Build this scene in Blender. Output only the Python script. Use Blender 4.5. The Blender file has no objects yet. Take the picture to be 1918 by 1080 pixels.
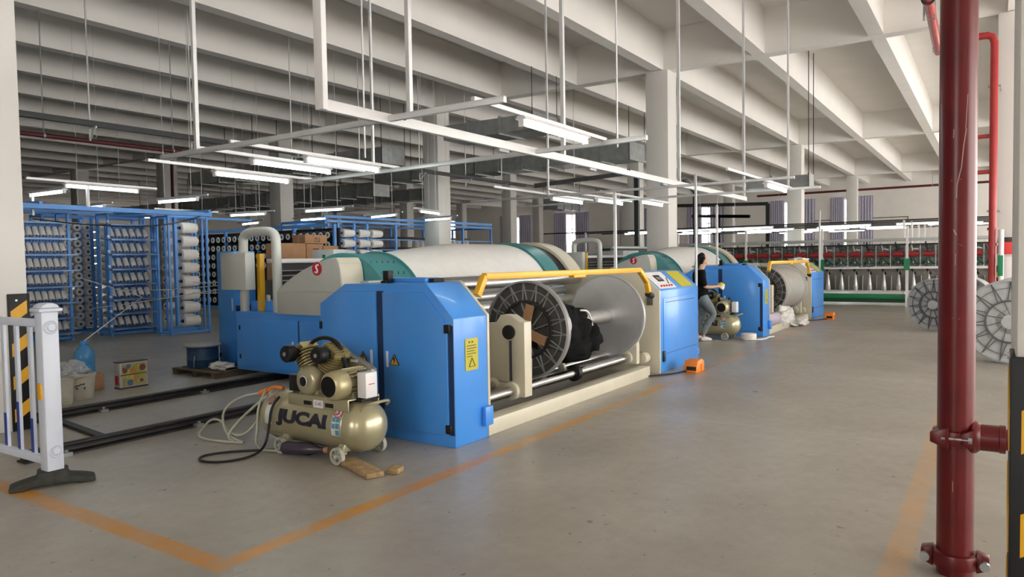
import bpy, bmesh, math, random
from mathutils import Vector, Matrix, Quaternion
random.seed(7)
S = bpy.context.scene
COL = S.collection
PI = math.pi

# ------------------------------------------------------------------ camera
cam_data = bpy.data.cameras.new('camera')
cam_data.sensor_width = 36.0
cam_data.sensor_fit = 'HORIZONTAL'
cam_data.lens = 1350.0 / 1918.0 * 36.0
cam_data.clip_end = 300
cam = bpy.data.objects.new('camera', cam_data)
COL.objects.link(cam)
right = Vector((0.5547, -0.8319, -0.0165))
fwd = Vector((0.8310, 0.5547, -0.0404)).normalized()
right = (right - fwd * right.dot(fwd)).normalized()
up = right.cross(fwd)
M = Matrix((right, up, -fwd)).transposed().to_4x4()
M.translation = Vector((0, 0, 1.5))
cam.matrix_world = M
S.camera = cam

# ------------------------------------------------------------------ light and exposure
S.view_settings.view_transform = 'Standard'
S.view_settings.look = 'None'
S.view_settings.gamma = 1.0
S.view_settings.use_curve_mapping = False
S.view_settings.exposure = 0.20
world = bpy.data.worlds.new('overcast_sky')
S.world = world
world.use_nodes = True
bg = world.node_tree.nodes['Background']
bg.inputs[0].default_value = (1.0, 0.965, 0.91, 1)
bg.inputs[1].default_value = 7.5
S.cycles.max_bounces = 9
S.cycles.diffuse_bounces = 5
S.cycles.glossy_bounces = 3
S.cycles.transmission_bounces = 4
S.cycles.transparent_max_bounces = 8
S.cycles.caustics_reflective = False
S.cycles.caustics_refractive = False
S.cycles.sample_clamp_indirect = 6.0
S.cycles.use_denoising = True

# ------------------------------------------------------------------ materials
def srgb(h):
    h = h.lstrip('#')
    r = []
    for i in (0, 2, 4):
        c = int(h[i:i+2], 16) / 255
        r.append(c / 12.92 if c <= 0.04045 else ((c + 0.055) / 1.055) ** 2.4)
    return (r[0], r[1], r[2], 1)

MATS = {}
def mat(name, col, rough=0.5, metal=0.0, noise=0.08, scale=6.0, bump=0.0, spec=0.5, emit=0.0, alpha=1.0, trans=0.0, coat=0.0):
    if name in MATS: return MATS[name]
    m = bpy.data.materials.new(name); m.use_nodes = True
    nt = m.node_tree; b = nt.nodes['Principled BSDF']
    c = srgb(col) if isinstance(col, str) else col
    b.inputs['Roughness'].default_value = rough
    b.inputs['Metallic'].default_value = metal
    b.inputs['Specular IOR Level'].default_value = spec
    b.inputs['Coat Weight'].default_value = coat
    b.inputs['Transmission Weight'].default_value = trans
    b.inputs['Alpha'].default_value = alpha
    if emit:
        b.inputs['Emission Color'].default_value = c
        b.inputs['Emission Strength'].default_value = emit
    if noise > 0:
        tc = nt.nodes.new('ShaderNodeTexCoord')
        n = nt.nodes.new('ShaderNodeTexNoise'); n.inputs['Scale'].default_value = scale; n.inputs['Detail'].default_value = 5
        nt.links.new(tc.outputs['Object'], n.inputs['Vector'])
        r = nt.nodes.new('ShaderNodeMapRange')
        r.inputs['From Min'].default_value = 0.3; r.inputs['From Max'].default_value = 0.7
        r.inputs['To Min'].default_value = 1 - noise; r.inputs['To Max'].default_value = 1 + noise
        nt.links.new(n.outputs['Fac'], r.inputs['Value'])
        mx = nt.nodes.new('ShaderNodeVectorMath'); mx.operation = 'SCALE'
        mx.inputs[0].default_value = c[:3]
        nt.links.new(r.outputs['Result'], mx.inputs['Scale'])
        nt.links.new(mx.outputs['Vector'], b.inputs['Base Color'])
        if bump:
            bp = nt.nodes.new('ShaderNodeBump'); bp.inputs['Strength'].default_value = bump; bp.inputs['Distance'].default_value = 0.01
            nt.links.new(n.outputs['Fac'], bp.inputs['Height']); nt.links.new(bp.outputs['Normal'], b.inputs['Normal'])
    else:
        b.inputs['Base Color'].default_value = c
    MATS[name] = m
    return m

wall_paint = mat('wall_paint', (0.83, 0.80, 0.76, 1), 0.8, noise=0.03, scale=1.5)
ceil_paint = mat('ceiling_paint', (0.82, 0.79, 0.755, 1), 0.85, noise=0.03, scale=0.8)
col_paint = mat('column_paint', (0.76, 0.74, 0.71, 1), 0.7, noise=0.02, scale=2)
blue = mat('blue_paint', (0.060, 0.29, 0.80, 1), 0.32, noise=0.05, scale=2, coat=0.15)
blue_light = mat('blue_frame_paint', (0.085, 0.30, 0.76, 1), 0.4, noise=0.06, scale=4)
cream = mat('cream_paint', (0.62, 0.58, 0.46, 1), 0.4, noise=0.05, scale=3)
grey_cream = mat('grey_enamel', (0.52, 0.53, 0.50, 1), 0.42, noise=0.04, scale=3)
teal = mat('teal_paint', (0.055, 0.235, 0.25, 1), 0.35, noise=0.05)
yarn = mat('white_yarn', (0.80, 0.79, 0.77, 1), 0.75, noise=0.03, scale=9)
yarn_cone_m = mat('cone_yarn', (0.82, 0.80, 0.78, 1), 0.75, noise=0.05, scale=30)
tube_m = mat('paper_tube', (0.05, 0.05, 0.07, 1), 0.7)
yellow = mat('yellow_paint', (0.85, 0.45, 0.02, 1), 0.38, noise=0.06)
label_y = mat('yellow_label', (0.52, 0.46, 0.02, 1), 0.45, noise=0.03)
warn_o = mat('warning_orange', (0.8, 0.42, 0.03, 1), 0.45, noise=0.02)
black = mat('black_plastic', (0.010, 0.010, 0.011, 1), 0.45, noise=0.1, spec=0.3)
gap_black = mat('dark_rubber', (0.018, 0.018, 0.019, 1), 0.8, noise=0.2, bump=0.3, scale=30)
steel = mat('polished_steel', (0.62, 0.62, 0.63, 1), 0.22, 1.0, noise=0.08, scale=8)
alu = mat('brushed_aluminium', (0.76, 0.75, 0.75, 1), 0.42, 1.0, noise=0.06, scale=5)
galv = mat('galvanised_sheet', (0.36, 0.38, 0.38, 1), 0.36, 0.45, noise=0.16, scale=5)
galv_w = mat('zinc_channel', (0.68, 0.69, 0.70, 1), 0.45, 0.5, noise=0.06, scale=4)
white_enamel = mat('white_enamel', (0.80, 0.79, 0.80, 1), 0.4, noise=0.02)
white_plastic = mat('white_plastic', (0.66, 0.71, 0.82, 1), 0.38, noise=0.03)
dark_tray = mat('dark_tray', (0.025, 0.026, 0.028, 1), 0.5, noise=0.15)
red_pipe = mat('red_pipe_paint', (0.125, 0.008, 0.010, 1), 0.30, noise=0.18, scale=5, spec=.4)
red_bright = mat('bright_red_paint', (0.42, 0.035, 0.035, 1), 0.35, noise=0.1)
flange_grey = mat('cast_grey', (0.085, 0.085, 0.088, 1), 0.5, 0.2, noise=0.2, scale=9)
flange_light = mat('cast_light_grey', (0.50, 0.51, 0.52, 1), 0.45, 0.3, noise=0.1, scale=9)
gold = mat('champagne_paint', (0.46, 0.42, 0.27, 1), 0.27, 0.45, noise=0.05, scale=4, coat=0.3)
gold_dk = mat('brass_head', (0.10, 0.085, 0.05, 1), 0.45, 0.4, noise=0.2, scale=20)
brass_fin = mat('brass_fin', (0.46, 0.38, 0.17, 1), 0.38, 0.5, noise=0.1, scale=20)
card = mat('cardboard', (0.42, 0.235, 0.125, 1), 0.8, noise=0.08)
wood = mat('pallet_wood', (0.13, 0.095, 0.07, 1), 0.8, noise=0.2, scale=12)
blackcloth = mat('black_cloth', (0.008, 0.008, 0.009, 1), 0.9, noise=0.3, scale=14, bump=0.5, spec=0.12)
whitecloth = mat('white_cloth', (0.78, 0.76, 0.74, 1), 0.85, noise=0.08, scale=12, bump=0.4)
rubber = mat('rubber_base', (0.030, 0.032, 0.026, 1), 0.75, noise=0.3, scale=25, bump=0.6)
orange = mat('orange_plastic', (0.85, 0.24, 0.02, 1), 0.4, noise=0.05)
green = mat('green_paint', (0.01, 0.22, 0.09, 1), 0.4, noise=0.08)
dgreen = mat('dark_green_metal', (0.015, 0.07, 0.045, 1), 0.5, noise=0.3, scale=30)
red_roll = mat('red_roller', (0.30, 0.02, 0.02, 1), 0.4, noise=0.1)
rail_m = mat('rail_steel', (0.022, 0.020, 0.020, 1), 0.5, 0.2, noise=0.4, scale=8)
lamp = mat('fluorescent_tube', (0.88, 1.0, 0.97, 1), 0.4, noise=0, emit=14.0)
glass_m = mat('window_glass', (0.9, 0.95, 1.0, 1), 0.05, noise=0, trans=1.0, alpha=0.25)
curtain_m = mat('lilac_curtain', (0.52, 0.50, 0.62, 1), 0.9, noise=0.1, scale=10)
ink = mat('black_print', (0.015, 0.016, 0.03, 1), 0.5, noise=0)
white_print = mat('white_print', (0.8, 0.8, 0.8, 1), 0.5, noise=0)
red_print = mat('red_print', (0.55, 0.02, 0.04, 1), 0.45, noise=0)
skin_m = mat('skin', (0.55, 0.32, 0.22, 1), 0.55, noise=0.04, scale=20)
hair_m = mat('black_hair', (0.008, 0.007, 0.007, 1), 0.6, noise=0.3, scale=30, spec=0.2)
jeans_m = mat('grey_denim', (0.16, 0.19, 0.21, 1), 0.85, noise=0.2, scale=14)
bucket_m = mat('ivory_bucket', (0.58, 0.54, 0.46, 1), 0.55, noise=0.1, scale=10)
bottle_blue = mat('blue_bottle', (0.10, 0.42, 0.85, 1), 0.15, noise=0.05, trans=0.35)
bag_clear = mat('clear_bag', (0.72, 0.75, 0.78, 1), 0.3, noise=0.1, scale=12, alpha=0.55)
yarn_black = mat('black_yarn', (0.012, 0.012, 0.014, 1), 0.8, noise=0.2)
hose_clear = mat('pale_hose', (0.50, 0.50, 0.40, 1), 0.3, noise=0.04)

# ------------------------------------------------------------------ mesh helpers
class MB:
    def __init__(s): s.bm = bmesh.new()
    def _v(s, pts): return [s.bm.verts.new(p) for p in pts]
    def face(s, pts):
        try: s.bm.faces.new(s._v(pts))
        except ValueError: pass
        return s
    def box(s, x0, x1, y0, y1, z0, z1):
        return s.hexa([(x0,y0),(x1,y0),(x1,y1),(x0,y1)], z0, z1)
    def hexa(s, q, z0, z1): return s.prism(q, 'z', z0, z1)
    def prism(s, poly, ax, a, b):
        def P(u, v, w): return {'x': (w, u, v), 'y': (u, w, v), 'z': (u, v, w)}[ax]
        A = s._v([P(u, v, a) for u, v in poly]); B = s._v([P(u, v, b) for u, v in poly])
        n = len(poly)
        s.bm.faces.new(A); s.bm.faces.new(B)
        for i in range(n): s.bm.faces.new((A[i], A[(i+1) % n], B[(i+1) % n], B[i]))
        return s
    def obox(s, c, size, rot=(0, 0, 0)):
        m = Matrix.Translation(c) @ __import__('mathutils').Euler(rot).to_matrix().to_4x4() @ Matrix.Diagonal((*size, 1))
        bmesh.ops.create_cube(s.bm, size=1, matrix=m); return s
    def bar(s, p0, p1, w, h=None, upv=(0, 0, 1)):
        p0 = Vector(p0); p1 = Vector(p1); d = (p1 - p0); L = d.length; d.normalize()
        u = Vector(upv)
        if abs(d.dot(u)) > .97: u = Vector((1, 0, 0))
        sx = d.cross(u).normalized(); uz = sx.cross(d)
        m = Matrix((d, sx, uz)).transposed().to_4x4(); m.translation = (p0 + p1) / 2
        bmesh.ops.create_cube(s.bm, size=1, matrix=m @ Matrix.Diagonal((L, w, h or w, 1))); return s
    def cyl(s, p0, p1, r, seg=16, r2=None, cap=True):
        return s.lathe([(r, 0), (r if r2 is None else r2, (Vector(p1) - Vector(p0)).length)], p0, Vector(p1) - Vector(p0), seg, cap)
    def lathe(s, prof, o, axis, seg=24, cap=True, closed=False):
        o = Vector(o); d = Vector(axis).normalized()
        u = Vector((0, 0, 1)) if abs(d.z) < .9 else Vector((1, 0, 0))
        a = d.cross(u).normalized(); b = d.cross(a)
        rings = []
        for r, h in prof:
            if r < 1e-5: rings.append([s.bm.verts.new(o + d * h)])
            else: rings.append([s.bm.verts.new(o + d * h + (a * math.cos(t) + b * math.sin(t)) * r) for t in (2 * PI * i / seg for i in range(seg))])
        prs = list(zip(rings[:-1], rings[1:]))
        if closed: prs.append((rings[-1], rings[0]))
        for A, B in prs:
            for i in range(seg):
                j = (i + 1) % seg
                if len(A) == 1 and len(B) == 1: break
                if len(A) == 1: s.bm.faces.new((A[0], B[j], B[i]))
                elif len(B) == 1: s.bm.faces.new((A[i], A[j], B[0]))
                else: s.bm.faces.new((A[i], A[j], B[j], B[i]))
        if cap and not closed:
            for R in (rings[0], rings[-1]):
                if len(R) > 2: s.bm.faces.new(R)
        return s
    def tube(s, path, r, seg=8, sm=0, cap=True):
        P = [Vector(p) for p in path]
        for _ in range(sm):
            Q = [P[0]]
            for a, b in zip(P[:-1], P[1:]): Q += [a * .75 + b * .25, a * .25 + b * .75]
            P = Q + [P[-1]]
        n = len(P); rings = []
        t0 = (P[1] - P[0]).normalized()
        u = Vector((0, 0, 1)) if abs(t0.z) < .9 else Vector((1, 0, 0))
        a = t0.cross(u).normalized()
        for i in range(n):
            t = ((P[min(i+1, n-1)] - P[i]).normalized() + (P[i] - P[max(i-1, 0)]).normalized())
            t = t.normalized() if t.length > 1e-6 else t0
            a = (a - t * a.dot(t)).normalized(); b = t.cross(a)
            rr = r[i] if isinstance(r, (list, tuple)) else r
            rings.append([s.bm.verts.new(P[i] + (a * math.cos(q) + b * math.sin(q)) * rr) for q in (2 * PI * k / seg + PI / seg for k in range(seg))])
        for A, B in zip(rings[:-1], rings[1:]):
            for k in range(seg): s.bm.faces.new((A[k], A[(k+1) % seg], B[(k+1) % seg], B[k]))
        if cap:
            s.bm.faces.new(rings[0]); s.bm.faces.new(rings[-1])
        return s
    def ball(s, c, r, seg=16, rings=10):
        if not isinstance(r, (tuple, list)): r = (r, r, r)
        bmesh.ops.create_uvsphere(s.bm, u_segments=seg, v_segments=rings, radius=1, matrix=Matrix.Translation(c) @ Matrix.Diagonal((*r, 1))); return s
    def lump(s, c, r, amp, seed, sub=3):
        from mathutils import noise
        g = bmesh.ops.create_icosphere(s.bm, subdivisions=sub, radius=1)
        for v in g['verts']:
            n = v.co.normalized()
            k = 1 + amp * noise.noise(n * 2.2 + Vector((seed, seed * 1.7, 0))) + amp * .6 * noise.noise(n * 5.1 + Vector((seed, 3, seed)))
            v.co = Vector(c) + Vector((n.x * r[0] * k, n.y * r[1] * k, n.z * r[2] * k))
        return s
    def build(s, name, m, parent=None, bevel=0.0, ang=35, origin=None):
        bmesh.ops.recalc_face_normals(s.bm, faces=s.bm.faces)
        if bevel:
            es = [e for e in s.bm.edges if len(e.link_faces) == 2 and e.calc_face_angle(0) > .6]
            if es: bmesh.ops.bevel(s.bm, geom=es, offset=bevel, segments=2, affect='EDGES', profile=.5, clamp_overlap=True)
        if parent is not None:
            base = Vector(top_loc(parent))
        else:
            xs = [v.co for v in s.bm.verts]
            lo = Vector([min(p[i] for p in xs) for i in range(3)]); hi = Vector([max(p[i] for p in xs) for i in range(3)])
            base = Vector(origin) if origin else Vector(((lo.x + hi.x) / 2, (lo.y + hi.y) / 2, lo.z))
        bmesh.ops.translate(s.bm, verts=s.bm.verts, vec=-base)
        me = bpy.data.meshes.new(name); s.bm.to_mesh(me); s.bm.free()
        for p in me.polygons: p.use_smooth = True
        me.set_sharp_from_angle(angle=math.radians(ang))
        me.materials.append(m)
        o = bpy.data.objects.new(name, me); COL.objects.link(o)
        if parent is not None: o.parent = parent
        else: o.location = base
        return o

def ztop(y):
    """where a hanger at y meets the roof: the rib it runs into, else the slab"""
    d = (y + .38) / 2.717
    return ZR if abs(d - round(d)) * 2.717 < .24 else ZS - .005
def top_loc(o):
    while o.parent is not None: o = o.parent
    return o.location

def tag(o, label=None, cat=None, group=None, kind=None):
    if label: o['label'] = label
    if cat: o['category'] = cat
    if group: o['group'] = group
    if kind: o['kind'] = kind
    return o
def thing(name, label, cat, loc, group=None):
    o = bpy.data.objects.new(name, None); COL.objects.link(o)
    o.empty_display_size = .1; o.location = loc
    return tag(o, label, cat, group)
def struct(name, mb, m, **k):
    return tag(mb.build(name, m, **k), kind='structure')
def copy_tree(o, parent=None):
    c = o.copy(); COL.objects.link(c)
    if parent is not None: c.parent = parent
    for ch in list(o.children): copy_tree(ch, c)
    return c
def dup(o, d, label, group=None):
    c = copy_tree(o); c.location = Vector(o.location) + Vector(d)
    c['label'] = label
    if group: c['group'] = group
    return c
ORD = ['first','second','third','fourth','fifth','sixth','seventh','eighth','ninth','tenth','eleventh','twelfth','thirteenth','fourteenth','fifteenth','sixteenth','seventeenth','eighteenth','nineteenth','twentieth','twenty-first','twenty-second','twenty-third','twenty-fourth']

def text_mb(txt, size, fn, cut=0, bold=0.0):
    """lettering as a mesh; fn maps flat (x, y) to a world point"""
    cu = bpy.data.curves.new('lettering', 'FONT'); cu.body = txt; cu.size = size; cu.align_x = 'CENTER'; cu.align_y = 'CENTER'
    cu.offset = bold
    o = bpy.data.objects.new('lettering', cu); COL.objects.link(o)
    bpy.context.view_layer.update()
    me = bpy.data.meshes.new_from_object(o.evaluated_get(bpy.context.evaluated_depsgraph_get()))
    mb = MB(); mb.bm.from_mesh(me)
    bpy.data.objects.remove(o); bpy.data.curves.remove(cu); bpy.data.meshes.remove(me)
    if cut:
        ys = [v.co.y for v in mb.bm.verts]; y = min(ys) + cut
        while y < max(ys):
            bmesh.ops.bisect_plane(mb.bm, geom=mb.bm.verts[:] + mb.bm.edges[:] + mb.bm.faces[:], plane_co=(0, y, 0), plane_no=(0, 1, 0)); y += cut
    for v in mb.bm.verts: v.co = fn(v.co.x, v.co.y)
    return mb

# ------------------------------------------------------------------ the hall
def floor_material():
    m = bpy.data.materials.new('polished_concrete'); m.use_nodes = True
    nt = m.node_tree; N = nt.nodes; L = nt.links; b = N['Principled BSDF']
    tc = N.new('ShaderNodeTexCoord'); sep = N.new('ShaderNodeSeparateXYZ'); L.new(tc.outputs['Object'], sep.inputs[0])
    def noise(sc, det=6, rough=.6):
        n = N.new('ShaderNodeTexNoise'); n.inputs['Scale'].default_value = sc; n.inputs['Detail'].default_value = det; n.inputs['Roughness'].default_value = rough
        L.new(tc.outputs['Object'], n.inputs['Vector']); return n.outputs['Fac']
    def ramp(x, a, b_, lo=0., hi=1.):
        r = N.new('ShaderNodeMapRange'); r.inputs['From Min'].default_value = a; r.inputs['From Max'].default_value = b_
        r.inputs['To Min'].default_value = lo; r.inputs['To Max'].default_value = hi; L.new(x, r.inputs['Value']); return r.outputs['Result']
    def math_(op, a, b_):
        n = N.new('ShaderNodeMath'); n.operation = op
        for i, x in enumerate((a, b_)):
            if isinstance(x, (int, float)): n.inputs[i].default_value = x
            else: L.new(x, n.inputs[i])
        return n.outputs[0]
    def mix(f, a, b_):
        n = N.new('ShaderNodeMix'); n.data_type = 'RGBA'
        L.new(f, n.inputs['Factor'])
        for i, x in ((6, a), (7, b_)):
            if isinstance(x, tuple): n.inputs[i].default_value = x
            else: L.new(x, n.inputs[i])
        return n.outputs[2]
    big = ramp(noise(.55, 7), .3, .7); fine = ramp(noise(9, 8, .7), .3, .7)
    c = mix(big, (0.330, 0.300, 0.255, 1), (0.470, 0.438, 0.385, 1))
    c = mix(math_('MULTIPLY', fine, .30), c, (0.23, 0.208, 0.178, 1))
    spots = math_('MAXIMUM', ramp(noise(14, 3, .5), .69, .73), math_('MULTIPLY', ramp(noise(34, 4, .6), .66, .72), .6))
    c = mix(math_('MULTIPLY', spots, .65), c, (0.09, 0.08, 0.07, 1))
    X, Y = sep.outputs['X'], sep.outputs['Y']
    def band(v, a, b_, e=.012): return math_('MULTIPLY', ramp(v, a - e, a + e), ramp(v, b_ - e, b_ + e, 1, 0))
    l1 = math_('MULTIPLY', band(Y, 3.125, 3.245), math_('MULTIPLY', ramp(X, 2.05, 2.07), ramp(X, 26, 26.1, 1, 0)))
    l2 = math_('MULTIPLY', band(X, 2.06, 2.185), band(Y, 3.125, 7.1))
    l3 = math_('MULTIPLY', band(Y, .315, .435), ramp(X, 1.0, 1.1))
    wear = ramp(noise(2.6, 8, .72), .38, .58, .45, 1.0)
    wear2 = ramp(noise(1.1, 5), .42, .62, .15, 1.0)
    far = ramp(X, 6.0, 8.0, 1.0, .0)
    w1 = math_('MULTIPLY', wear, math_('MAXIMUM', wear2, far))
    c = mix(math_('MULTIPLY', math_('MAXIMUM', math_('MULTIPLY', l1, w1), math_('MULTIPLY', l2, wear)), .94), c, (0.60, 0.265, 0.022, 1))
    c = mix(math_('MULTIPLY', math_('MULTIPLY', l3, wear), .62), c, (0.55, 0.30, 0.10, 1))
    # sawn joints in the slab
    fr = N.new('ShaderNodeMath'); fr.operation = 'FRACT'; L.new(math_('DIVIDE', math_('ADD', X, 6.02), 8.28), fr.inputs[0])
    c = mix(math_('MULTIPLY', band(fr.outputs[0], .4990, .5010, .0004), .5), c, (0.55, 0.54, 0.50, 1))
    L.new(c, b.inputs['Base Color'])
    L.new(math_('ADD', ramp(noise(1.2, 6), .3, .7, .24, .40), math_('MULTIPLY', fine, .08)), b.inputs['Roughness'])
    b.inputs['Specular IOR Level'].default_value = .5
    bp = N.new('ShaderNodeBump'); bp.inputs['Strength'].default_value = .05; bp.inputs['Distance'].default_value = .01
    L.new(noise(18, 4), bp.inputs['Height']); L.new(bp.outputs['Normal'], b.inputs['Normal'])
    return m

XA, XB, YA, YB = -9.5, 59.0, -9.3, 64.0
ZR, ZS = 6.64, 7.75
struct('floor', MB().box(XA, XB, YA, YB, -.2, 0), floor_material(), origin=(0, 0, 0))
struct('ceiling', MB().box(XA, XB, YA, YB, ZS, ZS + .2), ceil_paint)
GX = [-13.82, 2.735, 19.31, 35.9, 52.4]
GY = [-.38 + 8.15 * k for k in range(0, 8)]
k = 0
y = -.38 - 3 * 2.717
while y < YB:
    struct('ceiling_beam', MB().box(XA, XB, y - .16, y + .16, ZR, ZS), ceil_paint); y += 2.717
for x in GX[1:]:
    struct('ceiling_girder', MB().box(x - .19, x + .19, YA, YB, ZR - .012, ZS), ceil_paint)
for x in GX[1:]:
    for y in GY:
        struct('column', MB().box(x - .325, x + .325, y - .325, y + .325, 0, ZR - .013), col_paint, bevel=.012)

def windowed_wall(name, axis, pos, lo, hi, t, wins, z0, z1, m):
    """a wall along one axis with window openings [(a, b)]"""
    mb = MB()
    def bx(a, b, za, zb):
        if axis == 'y': mb.box(pos, pos + t, a, b, za, zb)
        else: mb.box(a, b, pos, pos + t, za, zb)
    bx(lo, hi, 0, z0); bx(lo, hi, z1, ZS)
    c = lo
    for a, b in wins:
        bx(c, a, z0, z1); c = b
    bx(c, hi, z0, z1)
    return struct(name, mb, m)
far_wins = [(7.6, 10.0), (11.6, 14.4), (18.2, 21.2), (24.4, 27.4), (31.0, 34.2), (37.2, 40.4), (45, 48), (53, 56)]
windowed_wall('wall_far', 'y', XB, YA, YB, .25, far_wins, .9, 5.6, wall_paint)
rw = [(-8.5 + 8.28 * i, -8.5 + 8.28 * i + 7.3) for i in range(1, 8)]
windowed_wall('wall_right', 'x', YA - .25, XA, XB, .25, rw, .35, 4.7, wall_paint)
bw = [(-6, -3.5), (1, 4)]
windowed_wall('wall_back', 'y', XA - .25, YA, YB, .25, bw, 1.2, 5.0, wall_paint)
windowed_wall('wall_left', 'x', YB, XA, XB, .25, [(30, 32)], 1.2, 5.0, wall_paint)
for i, (a, b) in enumerate(far_wins):
    f = MB(); x = XB + .1
    for q in (a + .04, (a + b) / 2, b - .04): f.box(x, x + .06, q - .04, q + .04, .9, 5.6)
    for q in (.94, 2.6, 4.2, 5.56): f.box(x, x + .06, a, b, q - .035, q + .035)
    w = struct('window_%d' % (i + 1), f, white_enamel)
    MB().box(x + .025, x + .03, a + .08, b - .08, .98, 5.52).build('window_pane', glass_m, w)
    for s_, (ca, cb) in enumerate(((a - .25, a + (b - a) * random.uniform(.36, .50)), (b - (b - a) * random.uniform(.28, .42), b + .25))):
        n = 26; fr_ = []
        for q in range(n + 1): fr_.append((x - .22 + .05 * math.sin(q * 1.55), ca + (cb - ca) * q / n))
        mb = MB()
        for (xa, ya), (xb, yb) in zip(fr_[:-1], fr_[1:]): mb.prism([(xa, ya), (xb, yb), (xb + .012, yb), (xa + .012, ya)], 'z', .012, 5.75)
        tag(mb.build('curtain', curtain_m), 'lilac grey %s curtain of far window, %s window from the right' % (('right-hand', 'left-hand')[s_], ORD[i]), 'curtain', 'curtains of the far wall')

# ------------------------------------------------------------------ sectional warping machine
def warning_sign(x, y, z, parent, s=.085):
    t = MB().prism([(y - s * .58, z - s * .5), (y + s * .58, z - s * .5), (y, z + s * .55)], 'x', x - .004, x).build('warning_sign', warn_o, parent)
    b = MB()
    P = [(y - s * .58, z - s * .5), (y + s * .58, z - s * .5), (y, z + s * .55)]
    for i in range(3): b.bar((x - .005, *P[i]), (x - .005, *P[(i + 1) % 3]), .004, .009, (1, 0, 0))
    b.face([(x - .006, y + .012, z + .028), (x - .006, y + .002, z + .028), (x - .006, y + .012, z - .004), (x - .006, y + .018, z - .004)][:4])
    b.prism([(y - .006, z + .024), (y + .008, z + .024), (y + .012, z - .004), (y - .002, z - .004)], 'x', x - .007, x - .0045)
    b.prism([(y - .012, z + .004), (y + .004, z + .004), (y + .010, z - .032), (y + .006, z - .032)], 'x', x - .007, x - .0045)
    b.build('bolt_symbol', ink, t)
    return t

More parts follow.
